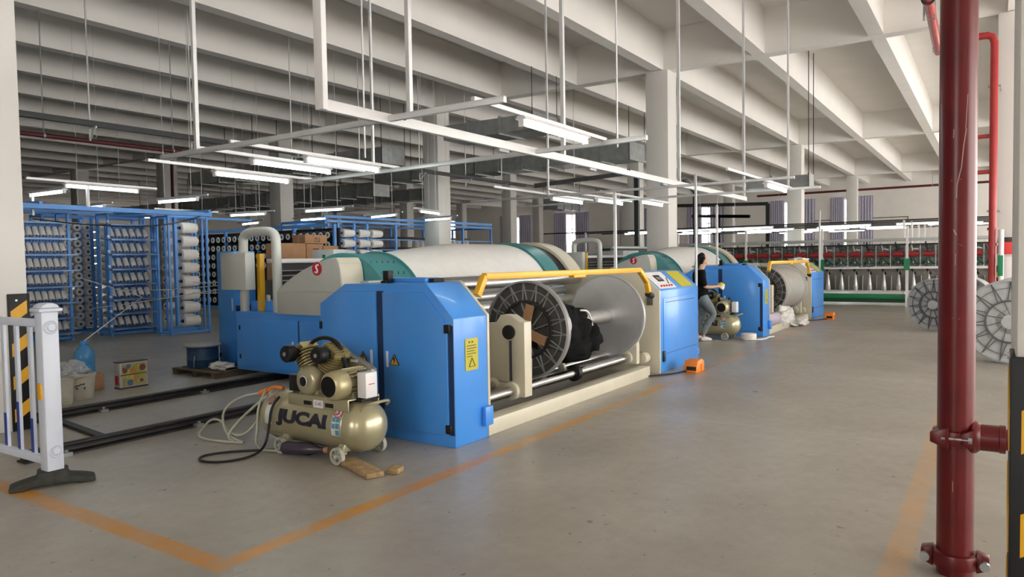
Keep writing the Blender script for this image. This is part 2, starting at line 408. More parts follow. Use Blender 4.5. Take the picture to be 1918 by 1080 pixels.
def warper(X0, label):
    """x runs along the aisle; written with the near cabinet at x = 4.47, then moved"""
    R = thing('warping_machine', label, 'textile machine', (4.47, 3.55, 0))
    poly = [(3.55, .0), (3.55, 1.035), (3.83, 1.318), (4.765, 1.308), (5.09, 1.13), (5.09, .0)]
    c = MB().prism(poly, 'x', 4.475, 4.925).build('drive_cabinet', blue, R, bevel=.006)
    MB().prism([(3.545, .005), (3.545, 1.04), (3.827, 1.326), (4.77, 1.314), (5.095, 1.135), (5.095, .005)], 'x', 4.925, 4.955).build('end_plate', cream, R, bevel=.003)
    d1 = MB().prism([(3.605, .10), (3.605, .985), (3.855, 1.245), (4.295, 1.24), (4.295, .10)], 'x', 4.452, 4.476).build('cabinet_door', blue, R, bevel=.005)
    d2 = MB().prism([(4.375, .10), (4.375, 1.245), (4.755, 1.245), (5.05, 1.09), (5.05, .10)], 'x', 4.452, 4.476).build('cabinet_door', blue, R, bevel=.005)
    MB().box(4.470, 4.4765, 4.297, 4.373, .08, 1.25).build('door_gap', mat('cabinet_shadow_strip', (.01, .03, .10, 1), .6), c)
    MB().box(4.470, 4.4765, 3.555, 3.603, .1, .98).build('door_gap', mat('cabinet_shadow_strip', (.01, .03, .10, 1), .6), c)
    for d, y in ((d1, 4.245), (d2, 4.43)):
        MB().box(4.440, 4.452, y - .011, y + .011, .61, .745).build('handle', white_plastic, d, bevel=.003)
    warning_sign(4.452, 4.165, .675, d1); warning_sign(4.452, 4.53, .68, d2)
    for z in (.955, .15): MB().box(4.445, 4.478, 3.575, 3.63, z - .035, z + .035).build('hinge', black, d1, bevel=.004)
    MB().box(4.445, 4.478, 5.04, 5.075, .90, .97).build('hinge', black, d2, bevel=.004)
    n = MB()
    for k in range(6): n.box(4.449, 4.453, 4.42, 4.86, .45 + k * .03, .457 + k * .03)
    n.build('louvre', mat('louvre_blue', (.03, .14, .42, 1), .4), d2)
    l = MB().box(4.615, 4.785, 3.543, 3.549, .60, .86).build('warning_label', label_y, R)
    t = MB()
    for k in range(5): t.box(4.635, 4.635 + (.12, .125, .10, .12, .07)[k], 3.540, 3.543, .80 - k * .022, .805 - k * .022)
    t.box(4.66, 4.675, 3.540, 3.543, .825, .838); t.box(4.70, 4.715, 3.540, 3.543, .825, .838)
    for a, b in (((4.66, .63), (4.74, .63)), ((4.74, .63), (4.70, .70)), ((4.70, .70), (4.66, .63))): t.bar((a[0], 3.541, a[1]), (b[0], 3.541, b[1]), .004, .004)
    t.build('label_print', ink, l)
    MB().box(4.83, 4.94, 3.505, 3.55, .11, .27).build('cable_box', blue, R, bevel=.005)
    MB().box(4.55, 4.64, 4.34, 4.40, 1.312, 1.335).box(4.56, 4.62, 4.32, 4.385, 1.33, 1.42).build('sensor_box', black, R, bevel=.004)
    tc_ = MB().box(4.66, 4.86, 3.99, 4.42, 1.31, 1.355).build('top_cover', blue, R, bevel=.01)
    MB().box(4.70, 4.84, 3.93, 3.99, 1.312, 1.35).build('cover_cap', black, tc_, bevel=.006)
    # low frame and shafts in front of the beam
    MB().box(4.955, 8.42, 3.56, 3.72, 0, .135).build('base_rail', cream, R, bevel=.006)
    MB().box(4.955, 8.72, 4.62, 4.78, 0, .16).build('base_rail', cream, R, bevel=.006)
    for y, z, r in ((3.84, .235, .052), (4.07, .27, .040), (4.45, .33, .06)):
        MB().cyl((4.955, y, z), (8.72, y, z), r, 20).build('shaft', steel, R)
    MB().cyl((6.93, 3.84, .235), (7.01, 3.84, .235), .09, 20).build('collar', black, R, bevel=.01)
    MB().cyl((7.0, 4.07, .27), (7.05, 4.07, .27), .085, 20).build('collar', cream, R, bevel=.01)
    for x in (5.72, 8.32):
        MB().cyl((x - .03, 3.84, .235), (x + .13, 3.84, .235), .085, 20).cyl((x + .01, 4.07, .27), (x + .09, 4.07, .27), .075, 20).prism([(3.80, .19), (4.10, .20), (4.12, .34), (3.82, .31)], 'x', x + .02, x + .09).build('bearing_block', cream, R, bevel=.006)
    MB().cyl((6.05, 4.07, .27), (6.09, 4.07, .27), .058, 16).build('collar', galv_w, R)
    MB().cyl((8.52, 3.72, .21), (8.66, 3.72, .21), .07, 18).build('collar', cream, R, bevel=.01)
    arm = MB().prism([(3.70, .18), (3.70, .90), (3.76, .905), (3.86, .965), (3.97, .965), (4.03, .885), (4.17, .875), (4.24, .80), (4.24, .32), (3.92, .30), (3.9, .18)], 'x', 5.74, 5.87).build('beam_arm', cream, R, bevel=.006)
    MB().cyl((5.71, 3.87, .80), (5.742, 3.87, .80), .07, 20).build('hub_cover', black, arm, bevel=.008)
    MB().box(5.70, 5.742, 3.845, 3.850, .33, .72).build('arm_seam', ink, arm)
    MB().prism([(3.70, .16), (3.70, .40), (3.78, .86), (3.95, .86), (3.95, .3), (3.86, .16)], 'x', 8.33, 8.42).build('beam_arm', cream, R, bevel=.006)
    MB().box(4.975, 5.05, 4.30, 4.37, .18, .50).build('valve_block', black, R, bevel=.005)
    # yellow safety bar
    yb = MB()
    pts = [(4.755, 3.52, 1.205), (4.86, 3.52, 1.362), (8.02, 3.52, 1.348), (8.24, 3.52, 1.20), (8.30, 3.52, 1.06)]
    for a, b in zip(pts[:-1], pts[1:]): yb.bar(a, b, .055, .055, (0, 1, 0))
    yb.box(6.35, 6.60, 3.485, 3.55, 1.305, 1.335)
    g = yb.build('safety_bar', yellow, R, bevel=.004)
    MB().cyl((8.27, 3.52, 1.05), (8.40, 3.52, 1.02), .04, 14).build('bar_socket', black, g, bevel=.006)
    # take-off rollers behind the beam
    for y, z, r in ((4.75, 1.235, .085), (4.95, 1.07, .055), (4.80, .955, .06), (5.1, .82, .07)):
        MB().cyl((4.955, y, z), (8.72, y, z), r, 20).build('guide_roller', steel if r > .06 else alu, R)
    MB().box(4.955, 8.72, 5.1, 5.3, .2, .78).build('rear_crossbeam', grey_cream, R, bevel=.01)
    MB().box(4.955, 8.72, 4.95, 5.06, 1.27, 1.315).build('top_rail', grey_cream, R, bevel=.004)
    # control headstock
    hp = [(3.55, 0), (3.55, 1.065), (3.82, 1.30), (4.95, 1.30), (4.95, 0)]
    MB().prism([(3.55, 0), (3.55, 1.07), (3.82, 1.308), (4.95, 1.308), (4.95, 0)], 'x', 8.72, 8.75).build('end_plate', cream, R, bevel=.003)
    h = MB().prism(hp, 'x', 8.75, 10.17).build('control_cabinet', blue, R, bevel=.006)
    dd = MB().box(8.84, 10.10, 3.542, 3.551, .10, .96).build('cabinet_door', blue, h, bevel=.003)
    MB().box(8.90, 9.98, 3.539, 3.543, .905, .912).build('door_seam', mat('cabinet_shadow_strip', (.01, .03, .10, 1), .6), dd)
    MB().box(8.86, 10.08, 3.539, 3.543, .235, .240).build('door_seam', mat('cabinet_shadow_strip', (.01, .03, .10, 1), .6), dd)
    MB().box(8.80, 8.87, 3.530, 3.551, .14, .28).build('latch', black, h, bevel=.004)
    sl = Vector((0, .27, .235)).normalized(); nr = Vector((0, -sl.z, sl.y))
    def on(x, u, d=0.0):
        p = Vector((x, 3.55, 1.065)) + sl * u + nr * d; return (p.x, p.y, p.z)
    def plate(x0, x1, u0, u1, d0, d1, mb=None):
        mb = mb or MB()
        A = [on(x0, u0, d0), on(x1, u0, d0), on(x1, u1, d0), on(x0, u1, d0)]; B = [on(x0, u0, d1), on(x1, u0, d1), on(x1, u1, d1), on(x0, u1, d1)]
        mb.face(A); mb.face(B)
        for i in range(4): mb.face([A[i], A[(i+1) % 4], B[(i+1) % 4], B[i]])
        return mb
    pn = plate(8.80, 9.38, .03, .345, .0, .006).build('control_panel', white_enamel, h)
    plate(8.98, 9.18, .16, .28, .006, .012).build('screen', ink, pn)
    kb = MB()
    for q in range(3): plate(9.02 + q * .05, 9.05 + q * .05, .19, .24, .012, .014, kb)
    kb.build('screen_text', alu, pn)
    for q in range(5): MB().cyl(on(8.90 + q * .09, .07), on(8.90 + q * .09, .07, .022), .014, 10).build('button', red_print, pn)
    for q in range(4): MB().cyl(on(9.24 + .03 * q, .12 + .03 * q), on(9.24 + .03 * q, .12 + .03 * q, .015), .011, 8).build('key', ink, pn)
    plate(9.58, 10.02, .03, .345, .0, .005).build('warning_label', label_y, h)
    MB().box(8.70, 8.722, 3.64, 3.72, .88, .98).build('socket_box', mat('socket_grey', (.12, .11, .09, 1), .5), R, bevel=.004)
    MB().tube([(10.185, 3.60, 1.0), (10.185, 3.60, .2), (10.19, 3.58, .1)], .009, 6).build('cable', black, R)
    MB().box(10.16, 10.22, 3.55, 3.62, .08, .17).build('cable_box', blue, R, bevel=.005)
    # rear: low cabinet, cover, drum
    lb = MB().box(5.92, 6.55, 5.06, 8.38, .10, .87).build('rear_cabinet', blue, R, bevel=.008)
    for a, b in ((7.135, 8.30), (5.9, 7.105)):
        d = MB().box(5.905, 5.921, a, b, .155, .775).build('cabinet_door', blue, lb, bevel=.004)
        y = a + .09 if a > 7 else b - .09
        MB().box(5.893, 5.906, y - .012, y + .012, .40, .52).build('handle', white_plastic, d, bevel=.003)
        if a > 7:
            warning_sign(5.905, y + .13, .41, d)
            for z in (.66, .28): MB().box(5.895, 5.921, 8.27, 8.29, z - .03, z + .03).build('hinge', black, d, bevel=.003)
    MB().box(5.915, 5.922, 7.105, 7.135, .15, .78).build('door_gap', mat('cabinet_shadow_strip', (.01, .03, .10, 1), .6), lb)
    MB().box(6.55, 10.95, 5.6, 8.3, .10, .42).build('chassis', blue, R, bevel=.01)
    for x in (6.3, 10.4):
        MB().cyl((x, 6.15, .08), (x, 6.28, .08), .085, 18).build('rail_wheel', rail_m, R, bevel=.005)
        MB().cyl((x, 7.63, .08), (x, 7.76, .08), .085, 18).build('rail_wheel', rail_m, R, bevel=.005)
    prof = [(7.505, .86), (7.505, 1.14)]
    P0 = [(7.505, 1.14), (7.36, 1.24), (7.2, 1.325), (7.02, 1.405), (6.85, 1.462), (6.69, 1.508), (6.56, 1.542), (6.47, 1.555), (6.41, 1.54), (6.375, 1.49), (6.355, 1.41), (6.345, 1.28)]
    hood = [(7.505, .86)] + P0 + [(6.34, .86)]
    hd = MB().prism(hood, 'x', 5.90, 6.27).build('drum_hood', grey_cream, R, bevel=.006)
    MB().prism([(6.42, 1.553), (6.38, 1.505), (6.352, 1.41), (6.338, 1.28), (6.333, .87), (6.337, .87), (6.345, 1.28), (6.36, 1.41), (6.388, 1.5), (6.43, 1.55)], 'x', 5.91, 6.26).build('hood_lit_side', cream, hd)  # lit flank of the grey hood, its light put into the cream colour
    MB().box(5.896, 5.901, 6.35, 7.50, 1.145, 1.150).build('hood_seam', galv_w, hd)
    lg = MB().lathe([(0, 0), (.082, 0), (.082, .006), (0, .006)], (5.900, 6.745, 1.425), (-1, 0, 0), 28, False).build('emblem', red_print, hd)
    MB().tube([(5.892, 6.775, 1.385), (5.892, 6.735, 1.375), (5.892, 6.73, 1.41), (5.892, 6.755, 1.44), (5.892, 6.75, 1.47), (5.892, 6.71, 1.468)], .011, 6, 2).build('emblem_mark', white_print, lg)
    ax, ay, az = 6.27, 6.75, .77
    def ring(x0, prof, m, nm, par=R): return MB().lathe(prof, (x0, ay, az), (1, 0, 0), 72).build(nm, m, par, ang=30)
    td = ring(6.28, [(.80, 0), (.845, .02), (.835, .60), (.835, .62)], teal, 'drum')
    ring(6.88, [(.80, 0), (.865, .005), (.865, .03), (.80, .035)], teal, 'drum_ring', td)
    for k in range(5):
        for q in range(3):
            a = math.radians(28 + q * 15); x = 6.36 + .10 * k
            cs, sn = math.cos(a), math.sin(a); r = .838
            p = (x, ay - r * cs, az + r * sn); p2 = (x + .035, ay - r * math.cos(a + .05), az + r * math.sin(a + .05))
            MB().bar(p, p2, .010, .012).build('drum_slot', ink, td)
    wy = ring(6.915, [(.80, 0), (.838, .005), (.845, .08), (.955, 1.25), (.975, 1.45), (.978, 2.80), (.965, 2.90), (.80, 2.905)], yarn, 'warp_sheet')
    td2 = ring(9.82, [(.80, 0), (1.0, .005), (1.005, .42), (.99, .43)], teal, 'drum')
    ring(10.25, [(.97, 0), (.97, .30)], black, 'gap_shade_ring')  # black ring painted in for the shade of the gap before the far hood
    pc = [(ay + 1.02 * math.cos(t), az + 1.02 * math.sin(t)) for t in [PI * i / 26 for i in range(27)]]
    MB().prism([(ay + 1.02, .3)] + pc + [(ay - 1.02, .3)], 'x', 10.55, 10.95).build('drum_hood', cream, R, bevel=.008)
    MB().cyl((6.2, ay, az), (10.6, ay, az), .1, 16).build('drum_axle', rail_m, R)
    # control box, arched conduit, yellow post, comb frame
    gb = MB().box(5.80, 5.95, 7.98, 8.505, 1.16, 1.645).build('switch_box', grey_cream, R, bevel=.012)
    MB().box(5.795, 5.801, 8.0, 8.49, 1.618, 1.624).build('box_seam', galv_w, gb)
    MB().tube([(6.03, 8.33, .86), (6.03, 8.33, 1.72), (6.03, 8.32, 1.86), (6.03, 8.20, 1.915), (6.03, 8.0, 1.915), (6.03, 7.77, 1.915), (6.03, 7.66, 1.86), (6.03, 7.65, 1.72), (6.03, 7.65, .86)], .062, 12, 3).build('arched_conduit', grey_cream, R)
    MB().box(6.04, 6.11, 8.0, 8.075, .87, 1.63).build('yellow_post', yellow, R, bevel=.006)
    cf = MB().box(6.55, 9.9, 8.30, 8.36, .92, 1.50).build('comb_frame', mat('comb_dark', (.06, .055, .06, 1), .5), R)
    bars = MB()
    for k in range(7): bars.cyl((6.5, 8.28, .97 + k * .07), (9.9, 8.28, .97 + k * .07), .016, 8)
    bars.build('lease_rods', steel, cf)
    MB().box(6.45, 9.95, 8.24, 8.40, 1.50, 1.56).build('comb_top_rail', white_enamel, cf, bevel=.006)
    MB().box(6.10, 6.5, 7.80, 8.30, .87, 1.0).build('motor_cover', blue, R, bevel=.01)
    mo = MB()
    for k in range(9): mo.cyl((6.14 + .03 * (k % 3), 7.78 + .06 * k, 1.0), (6.14 + .03 * (k % 3), 7.78 + .06 * k, 1.05 + .03 * (k % 2)), .016, 8)
    mo.build('thread_guides', galv_w, R)
    return R

w1 = warper(0, 'blue and cream warping machine nearest the camera, behind the lettered compressor')
w2 = dup(w1, (9.05, -.05, 0), 'blue and cream warping machine behind the walking woman, further along the aisle')

# ------------------------------------------------------------------ warp beams
def spoked_flange(nm, m, rib_m, par, x, y, z, r, t=.05, n=36, side=-1, axis=(1, 0, 0), hub=.58, deep=0.0, rw=.0065):
    """webbed flange: a disc with a rolled rim, two rings and zigzag ribs standing on its face"""
    d = Vector(axis).normalized(); o = Vector((x, y, z))
    u = Vector((0, 0, 1)); a = d.cross(u).normalized(); u = a.cross(d)
    def P(rr, t_, h): return o + (a * math.cos(t_) + u * math.sin(t_)) * rr + d * h
    s = side
    mb = MB()
    mb.lathe([(0, 0), (r * .97, 0), (r * .97, .012), (0, .012)], o, d, 64, False)
    f = mb.build(nm, m, par)
    rim = MB().lathe([(r - .020, s * t), (r, s * t * .8), (r, -s * (.012 + deep)), (r - .02, -s * (.012 + deep))], o, d, 72, closed=True)
    rim.build('rim', flange_light if m is not flange_grey else flange_rim, f)
    rb = MB()
    rb.lathe([(r * .80 - .003, s * t * .35), (r * .80 + .003, s * t * .35), (r * .80 + .003, 0), (r * .80 - .003, 0)], o, d, 48, closed=True)
    for k in range(n):
        t0 = 2 * PI * k / n; t1 = t0 + PI / n * (1 if k % 2 else -1)
        rb.bar(P(r * hub, t0, s * t * .2), P(r * .97, t1, s * t * .2), rw, t * .4, d)
    for k in range(12):
        t0 = 2 * PI * k / 12
        rb.bar(P(r * .15, t0, s * t * .2), P(r * hub, t0 + .25, s * t * .2), .007, t * .4, d)
    rb.build('ribs', rib_m, f)
    MB().lathe([(r * hub - .012, s * t), (r * hub + .010, s * t), (r * hub + .010, 0), (r * hub - .012, 0)], o, d, 48, closed=True).build('ring', gap_black if m is flange_grey else rib_m, f)
    MB().lathe([(0, s * t * 1.2), (r * .17, s * t * 1.2), (r * .17, 0), (0, 0)], o, d, 24, False).build('hub', m, f)
    return f
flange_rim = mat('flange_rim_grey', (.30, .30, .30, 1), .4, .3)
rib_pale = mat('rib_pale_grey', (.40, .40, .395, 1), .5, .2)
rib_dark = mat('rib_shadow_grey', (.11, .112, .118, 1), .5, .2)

def warp_beam(x0, x1, y, z, label, r=.512, full=0.0):
    R = thing('warp_beam', label, 'warp beam', (x0, y, 0))
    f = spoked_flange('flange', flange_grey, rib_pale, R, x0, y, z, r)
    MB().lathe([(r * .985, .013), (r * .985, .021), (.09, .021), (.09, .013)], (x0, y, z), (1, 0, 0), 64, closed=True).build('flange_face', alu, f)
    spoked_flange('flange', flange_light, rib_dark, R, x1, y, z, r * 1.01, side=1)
    MB().lathe([(.09, 0), (r, 0), (r + .004, -.004), (r, -.012), (.09, -.008)], (x1, y, z), (1, 0, 0), 72, closed=True).build('flange_face', alu, R)
    MB().cyl((x0, y, z), (x1, y, z), .095, 28).build('barrel', steel, R)
    MB().cyl((x0 - .5, y, z), (x0, y, z), .045, 16).build('axle', rail_m, R)
    MB().cyl((x1, y, z), (8.72 + (x1 - 8.22), y, z), .06, 16).build('axle', rail_m, R)
    if full:
        MB().lathe([(.09, .03), (full, .03), (full, x1 - x0 - .03), (.09, x1 - x0 - .03)], (x0, y, z), (1, 0, 0), 64, closed=True).build('wound_yarn', mat('silver_yarn', (.50, .49, .46, 1), .38, .35, noise=.05), R)
    return R
b1 = warp_beam(6.37, 8.22, 4.06, .765, 'empty flanged warp beam mounted in the nearest warping machine')
cs = MB().obox((6.30, 4.02, .90), (.012, .10, .26), (.30, 0, 0)).obox((6.30, 3.91, .69), (.012, .22, .10), (.35, 0, 0)).obox((6.30, 4.06, .74), (.012, .09, .16), (.1, 0, 0)).build('cardboard_strip', card, [c for c in b1.children if c.name.startswith('flange')][0])
b2 = warp_beam(6.37 + 9.05, 8.22 + 9.05, 4.01, .765, 'flanged warp beam full of silver grey yarn in the farther warping machine', full=.47)

# black cloth bag tied on the near beam
R = thing('cloth_bag', 'black cloth bag with pale drawstring wrapped round the empty beam barrel', 'bag', (6.9, 4.0, .40))
mb = MB()
mb.lump((6.90, 3.98, .72), (.50, .27, .27), .30, 1.3, 4); mb.lump((6.66, 3.93, .86), (.22, .20, .18), .35, 4.1, 3); mb.lump((7.0, 3.90, .52), (.34, .20, .18), .35, 7.7, 3); mb.lump((7.33, 3.88, .60), (.20, .17, .19), .35, 2.2, 3)
mb.build('bag_body', blackcloth, R, ang=80)
MB().tube([(6.60, 3.74, .93), (6.63, 3.70, .86), (6.62, 3.68, .76), (6.56, 3.70, .68)], .012, 8, 2).tube([(6.98, 3.76, .93), (7.10, 3.74, .92), (7.20, 3.75, .84), (7.26, 3.76, .74)], .010, 8, 2).build('drawstring', whitecloth, R)

# heap of cloth and a wrapped roll on the far machine's base
R = thing('wrapped_roll', 'lilac plastic wrapped roll lying under the farther beam', 'roll', (14.6, 3.72, 0))
MB().lathe([(.0, 0), (.09, .0), (.115, .03), (.115, .52), (.09, .56), (0, .56)], (14.30, 3.66, .25), (1, -.15, 0), 20, False).build('roll_body', mat('lilac_wrap', (.58, .52, .66, 1), .35, noise=.12), R)
MB().lathe([(0, 0), (.09, 0), (.09, .012), (0, .012)], (14.288, 3.66, .25), (1, -.15, 0), 20, False).build('roll_end', mat('violet_core', (.16, .06, .30, 1), .5), R)
tag(MB().lump((15.55, 3.62, .24), (.42, .20, .19), .35, 3.3, 4).lump((16.15, 3.48, .07), (.45, .20, .08), .5, 8.8, 4).lump((15.2, 3.58, .16), (.22, .16, .10), .5, 5.8, 3).build('cloth_heap', whitecloth, ang=80), 'heap of white cloth spilling from under the farther beam onto the floor', 'cloth')

# foot pedals
def pedal(x, y, label):
    R = thing('foot_pedal', label, 'foot pedal', (x, y, 0))
    b = MB().prism([(-.0 + x, 0), (.30 + x, 0), (.30 + x, .13), (.22 + x, .165), (.06 + x, .15), (x, .06)], 'y', y - .09, y + .09).build('housing', orange, R, bevel=.012)
    MB().obox((x + .04, y - .02, .045), (.10, .13, .05), (0, .3, 0)).build('treadle', black, R, bevel=.008)
    MB().box(x + .16, x + .20, y - .105, y - .088, .02, .10).build('rib', orange, b, bevel=.004)
    MB().tube([(x, y + .05, .02), (x - .25, y + .14, .012), (x - .5, y + .30, .012), (x - .62, y + .34, .02)], .011, 6, 2).build('cable', black, R)
    return R
pedal(8.95, 3.24, 'orange foot pedal on the floor before the nearest control cabinet')
pedal(17.72, 3.12, 'orange foot pedal on the floor beyond the farther warping machine')

tag(MB().lump((9.05 + 9.05, 3.85, 1.36), (.30, .20, .07), .5, 4.4, 4).lump((9.5 + 9.05, 3.95, 1.35), (.22, .16, .05), .5, 1.4, 3).build('cloth_pile', whitecloth, ang=80), 'rumpled white cloth lying on top of the farther control cabinet', 'cloth')

# ------------------------------------------------------------------ air compressor
def compressor(cx, cy, label, lettering=True):
    """tank axis along y; cy is the tank's right-hand (near) end"""
    R = thing('air_compressor', label, 'compressor', (cx, cy + .65, 0))
    zt, r = .258, .203
    y0 = cy + .06; y1 = y0 + 1.26
    ts = MB().lathe([(0, 0), (.07, .012), (.13, .04), (.175, .085), (.197, .14), (r, .20), (r, 1.06), (.197, 1.12), (.175, 1.175), (.13, 1.22), (.07, 1.248), (0, 1.26)], (cx, y0, zt), (0, 1, 0), 48, False).build('tank', gold, R, ang=50)
    for q in (.20, 1.06): MB().lathe([(r + .0015, q - .005), (r + .004, q), (r + .0015, q + .005)], (cx, y0, zt), (0, 1, 0), 48, False).build('weld_seam', gold, ts)
    def on_tank(yc, ang0, rr=.2048):
        return lambda u, v: Vector((cx - rr * math.cos(ang0 + v / rr), yc - u, zt + rr * math.sin(ang0 + v / rr)))
    def patch(u0, u1, v0, v1, f, m, nm, par=ts):
        mb = MB(); n = 8
        for i in range(n):
            a, b = v0 + (v1 - v0) * i / n, v0 + (v1 - v0) * (i + 1) / n
            mb.face([f(u0, a), f(u1, a), f(u1, b), f(u0, b)])
        return mb.build(nm, m, par)
    lf = on_tank(y0 + .62, .17)
    mb = text_mb('JUCAI', .132, lambda u, v: lf(u * 1.62 - .01, v), cut=.012, bold=.0085)
    mb.build('lettering', ink, ts)
    st = patch(.32, .41, -.085, .065, lf, mat('sticker_white', (.62, .66, .66, 1), .5), 'sticker')
    f2 = on_tank(y0 + .62, .17, .2054)
    for a, b, c_, d in ((.325, .36, .02, .055), (.365, .405, .02, .055), (.365, .405, -.03, .01), (.365, .405, -.08, -.04), (.325, .36, -.03, .005)):
        patch(a, b, c_, d, f2, mat('sticker_blue', (.10, .28, .40, 1), .5), 'sticker_print', st)
    patch(-.45, -.37, -.08, .10, lf, mat('sticker_white', (.62, .66, .66, 1), .5), 'sticker')
    def disc(f, rr, m, nm, par):
        mb = MB(); mb.face([f(rr * math.cos(t), rr * math.sin(t)) for t in (2 * PI * i / 20 for i in range(20))]); return mb.build(nm, m, par)
    dd = disc(on_tank(y0 + .25, .62, .2055), .042, red_print, 'round_mark', ts)
    disc(on_tank(y0 + .25, .62, .2065), .033, mat('sticker_white', (.62, .66, .66, 1), .5), 'round_mark_centre', dd)
    MB().tube([on_tank(y0 + .25, .62, .2075)(a, b) for a, b in ((-.016, -.02), (.012, -.006), (-.004, .006), (.014, .02))], .006, 6).build('round_mark_symbol', red_print, dd)
    d3 = disc(on_tank(y0 + 1.04, .72, .2055), .04, mat('sticker_brown', (.22, .06, .05, 1), .5), 'round_mark', ts)
    disc(on_tank(y0 + 1.04, .72, .2065), .028, mat('sticker_faded', (.30, .22, .16, 1), .5), 'round_mark_centre', d3)
    # feet, wheels, handle
    for y in (y0 + .22, y0 + .86):
        MB().prism([(cx - .19, .12), (cx - .12, .20), (cx - .02, .14), (cx + .02, .14), (cx + .12, .20), (cx + .19, .12), (cx + .19, .085), (cx - .19, .085)], 'y', y - .03, y + .03).build('foot_bracket', gold, R, bevel=.004)
        for sx in (-1, 1):
            x = cx + sx * .22
            MB().cyl((cx + sx * .25, y, .066), (cx + sx * .13, y, .066), .009, 8).build('wheel_axle', galv_w, R)
            w = MB().lathe([(.046, -.016), (.063, -.018), (.066, -.010), (.066, .010), (.063, .018), (.046, .016)], (x, y, .066), (1, 0, 0), 28, closed=True)
            for q in range(6):
                a = 2 * PI * q / 6; w.bar((x, y + .012 * math.cos(a), .066 + .012 * math.sin(a)), (x, y + .05 * math.cos(a), .066 + .05 * math.sin(a)), .012, .012, (1, 0, 0))
            w.cyl((x - .018, y, .066), (x + .018, y, .066), .016, 12)
            w.build('wheel', mat('wheel_cream', (.42, .42, .35, 1), .5, noise=.2, scale=20), R)
    MB().tube([(cx - .10, y0 + .085, zt + .135), (cx - .11, y0 + .05, zt + .175), (cx - .05, y0 - .02, zt + .20), (cx + .10, y0 - .02, zt + .20), (cx + .14, y0 + .05, zt + .15)], .011, 8, 2).build('handle', gold, R)
    # saddle and what stands on it, set lower and nearer the right-hand end
    before = set(bpy.data.objects); y0 = cy
    sy0, sy1 = y0 + .38, y0 + 1.05
    sd = MB().box(cx - .165, cx - .150, sy0, sy1, .465, .55).box(cx - .165, cx + .165, sy0, sy1, .540, .552).box(cx + .150, cx + .165, sy0, sy1, .465, .55).build('saddle', gold, R, bevel=.003)
    for y in (sy0 + .20, sy0 + .44): MB().box(cx - .1665, cx - .1645, y - .045, y + .045, .478, .510).build('slot', black, sd)
    pl = MB().box(cx - .1675, cx - .165, sy0 + .265, sy0 + .375, .465, .525).build('rating_plate', white_enamel, sd)
    text_mb('3-40', .04, lambda u, v: Vector((cx - .1682, sy0 + .32 - u, .495 + v))).build('plate_print', ink, pl)
    # crankcase and V heads
    ky = y0 + .86
    kc = MB().lathe([(.0, 0), (.085, 0), (.115, .02), (.12, .06), (.105, .10), (.105, .26), (.08, .28), (0, .28)], (cx - .16, ky, .655), (1, 0, 0), 28, False).build('crankcase', gold, R, ang=50)
    MB().prism([(ky - .12, .535), (ky + .12, .535), (ky + .09, .60), (ky - .09, .60)], 'x', cx - .12, cx + .10).build('crankcase_foot', gold, kc, bevel=.006)
    MB().lathe([(0, 0), (.038, 0), (.038, .012), (0, .012)], (cx - .172, ky + .005, .655), (1, 0, 0), 20, False).build('sight_glass', black, kc)
    MB().lathe([(.046, 0), (.04, -.006), (.034, 0)], (cx - .166, ky + .005, .655), (1, 0, 0), 20, closed=True).build('sight_ring', galv_w, kc)
    for s_ in (1, -1):
        d = Vector((0, s_ * .52, .854)).normalized()
        o = Vector((cx - .02 + .05 * (s_ < 0), ky + s_ * .06, .72))
        hd = MB()
        prof = []
        for k in range(7): prof += [(.052, .02 + k * .024), (.092, .022 + k * .024), (.092, .030 + k * .024), (.052, .036 + k * .024)]
        hd.lathe(prof, o, d, 20); cyl_ = hd.build('cylinder_head', brass_fin, R)
        MB().cyl(o, o + d * .19, .075, 18).build('cylinder_core', gold_dk, cyl_)
        cp = MB()
        a = Vector((1, 0, 0)); b = d.cross(a)
        for k in range(7):
            u = (k - 3) * .024
            cp.bar(o + d * .195 + b * u - a * .08, o + d * .195 + b * u + a * .08, .007, .055, d)
        cp.bar(o + d * .18 - a * .08, o + d * .18 + a * .08, .17, .02, d)
        cp.build('head_fins', brass_fin, cyl_)
        fl = MB().lathe([(0, 0), (.058, 0), (.068, .012), (.068, .075), (.05, .085), (.035, .088), (.035, .13), (0, .13)], o + d * .17 - a * .20 + b * .0, (1, 0, 0), 20, False).build('air_filter', black, R, bevel=.002)
        MB().lathe([(0, 0), (.016, 0), (.016, .006), (0, .006)], o + d * .17 - a * .206, (1, 0, 0), 12, False).build('filter_nut', galv, fl)
    MB().tube([(cx, ky + .12, .91), (cx + .02, ky + .06, .965), (cx + .03, ky - .06, .985), (cx + .04, ky - .16, .95), (cx + .05, ky - .21, .87), (cx + .06, ky - .24, .70), (cx + .06, ky - .24, .56)], .016, 10, 2).build('discharge_pipe', black, R)
    MB().tube([(cx + .02, ky - .19, .86), (cx + .04, ky - .25, .80), (cx + .04, ky - .27, .66), (cx + .04, ky - .26, .54)], .014, 10, 2).build('discharge_pipe', black, R)
    # motor
    my = y0 + .50; mz = .655; mx = cx - .24
    mt = MB().lathe([(0, 0), (.055, -.002), (.085, .0), (.107, .022), (.112, .06), (.112, .13), (.095, .14), (.095, .36), (0, .36)], (mx, my, mz), (1, 0, 0), 32, False).build('motor', mat('motor_gold', (.50, .44, .26, 1), .38, .45, noise=.06), R, ang=50)
    fins = MB()
    for k in range(22):
        a = 2 * PI * k / 22; c0 = Vector((mx + .145, my + .098 * math.cos(a), mz + .098 * math.sin(a)))
        fins.bar(c0, c0 + Vector((.20, 0, 0)), .006, .03, (0, math.cos(a), math.sin(a)))
    fins.build('cooling_fins', mat('motor_gold', (.5, .44, .26, 1), .38), mt)
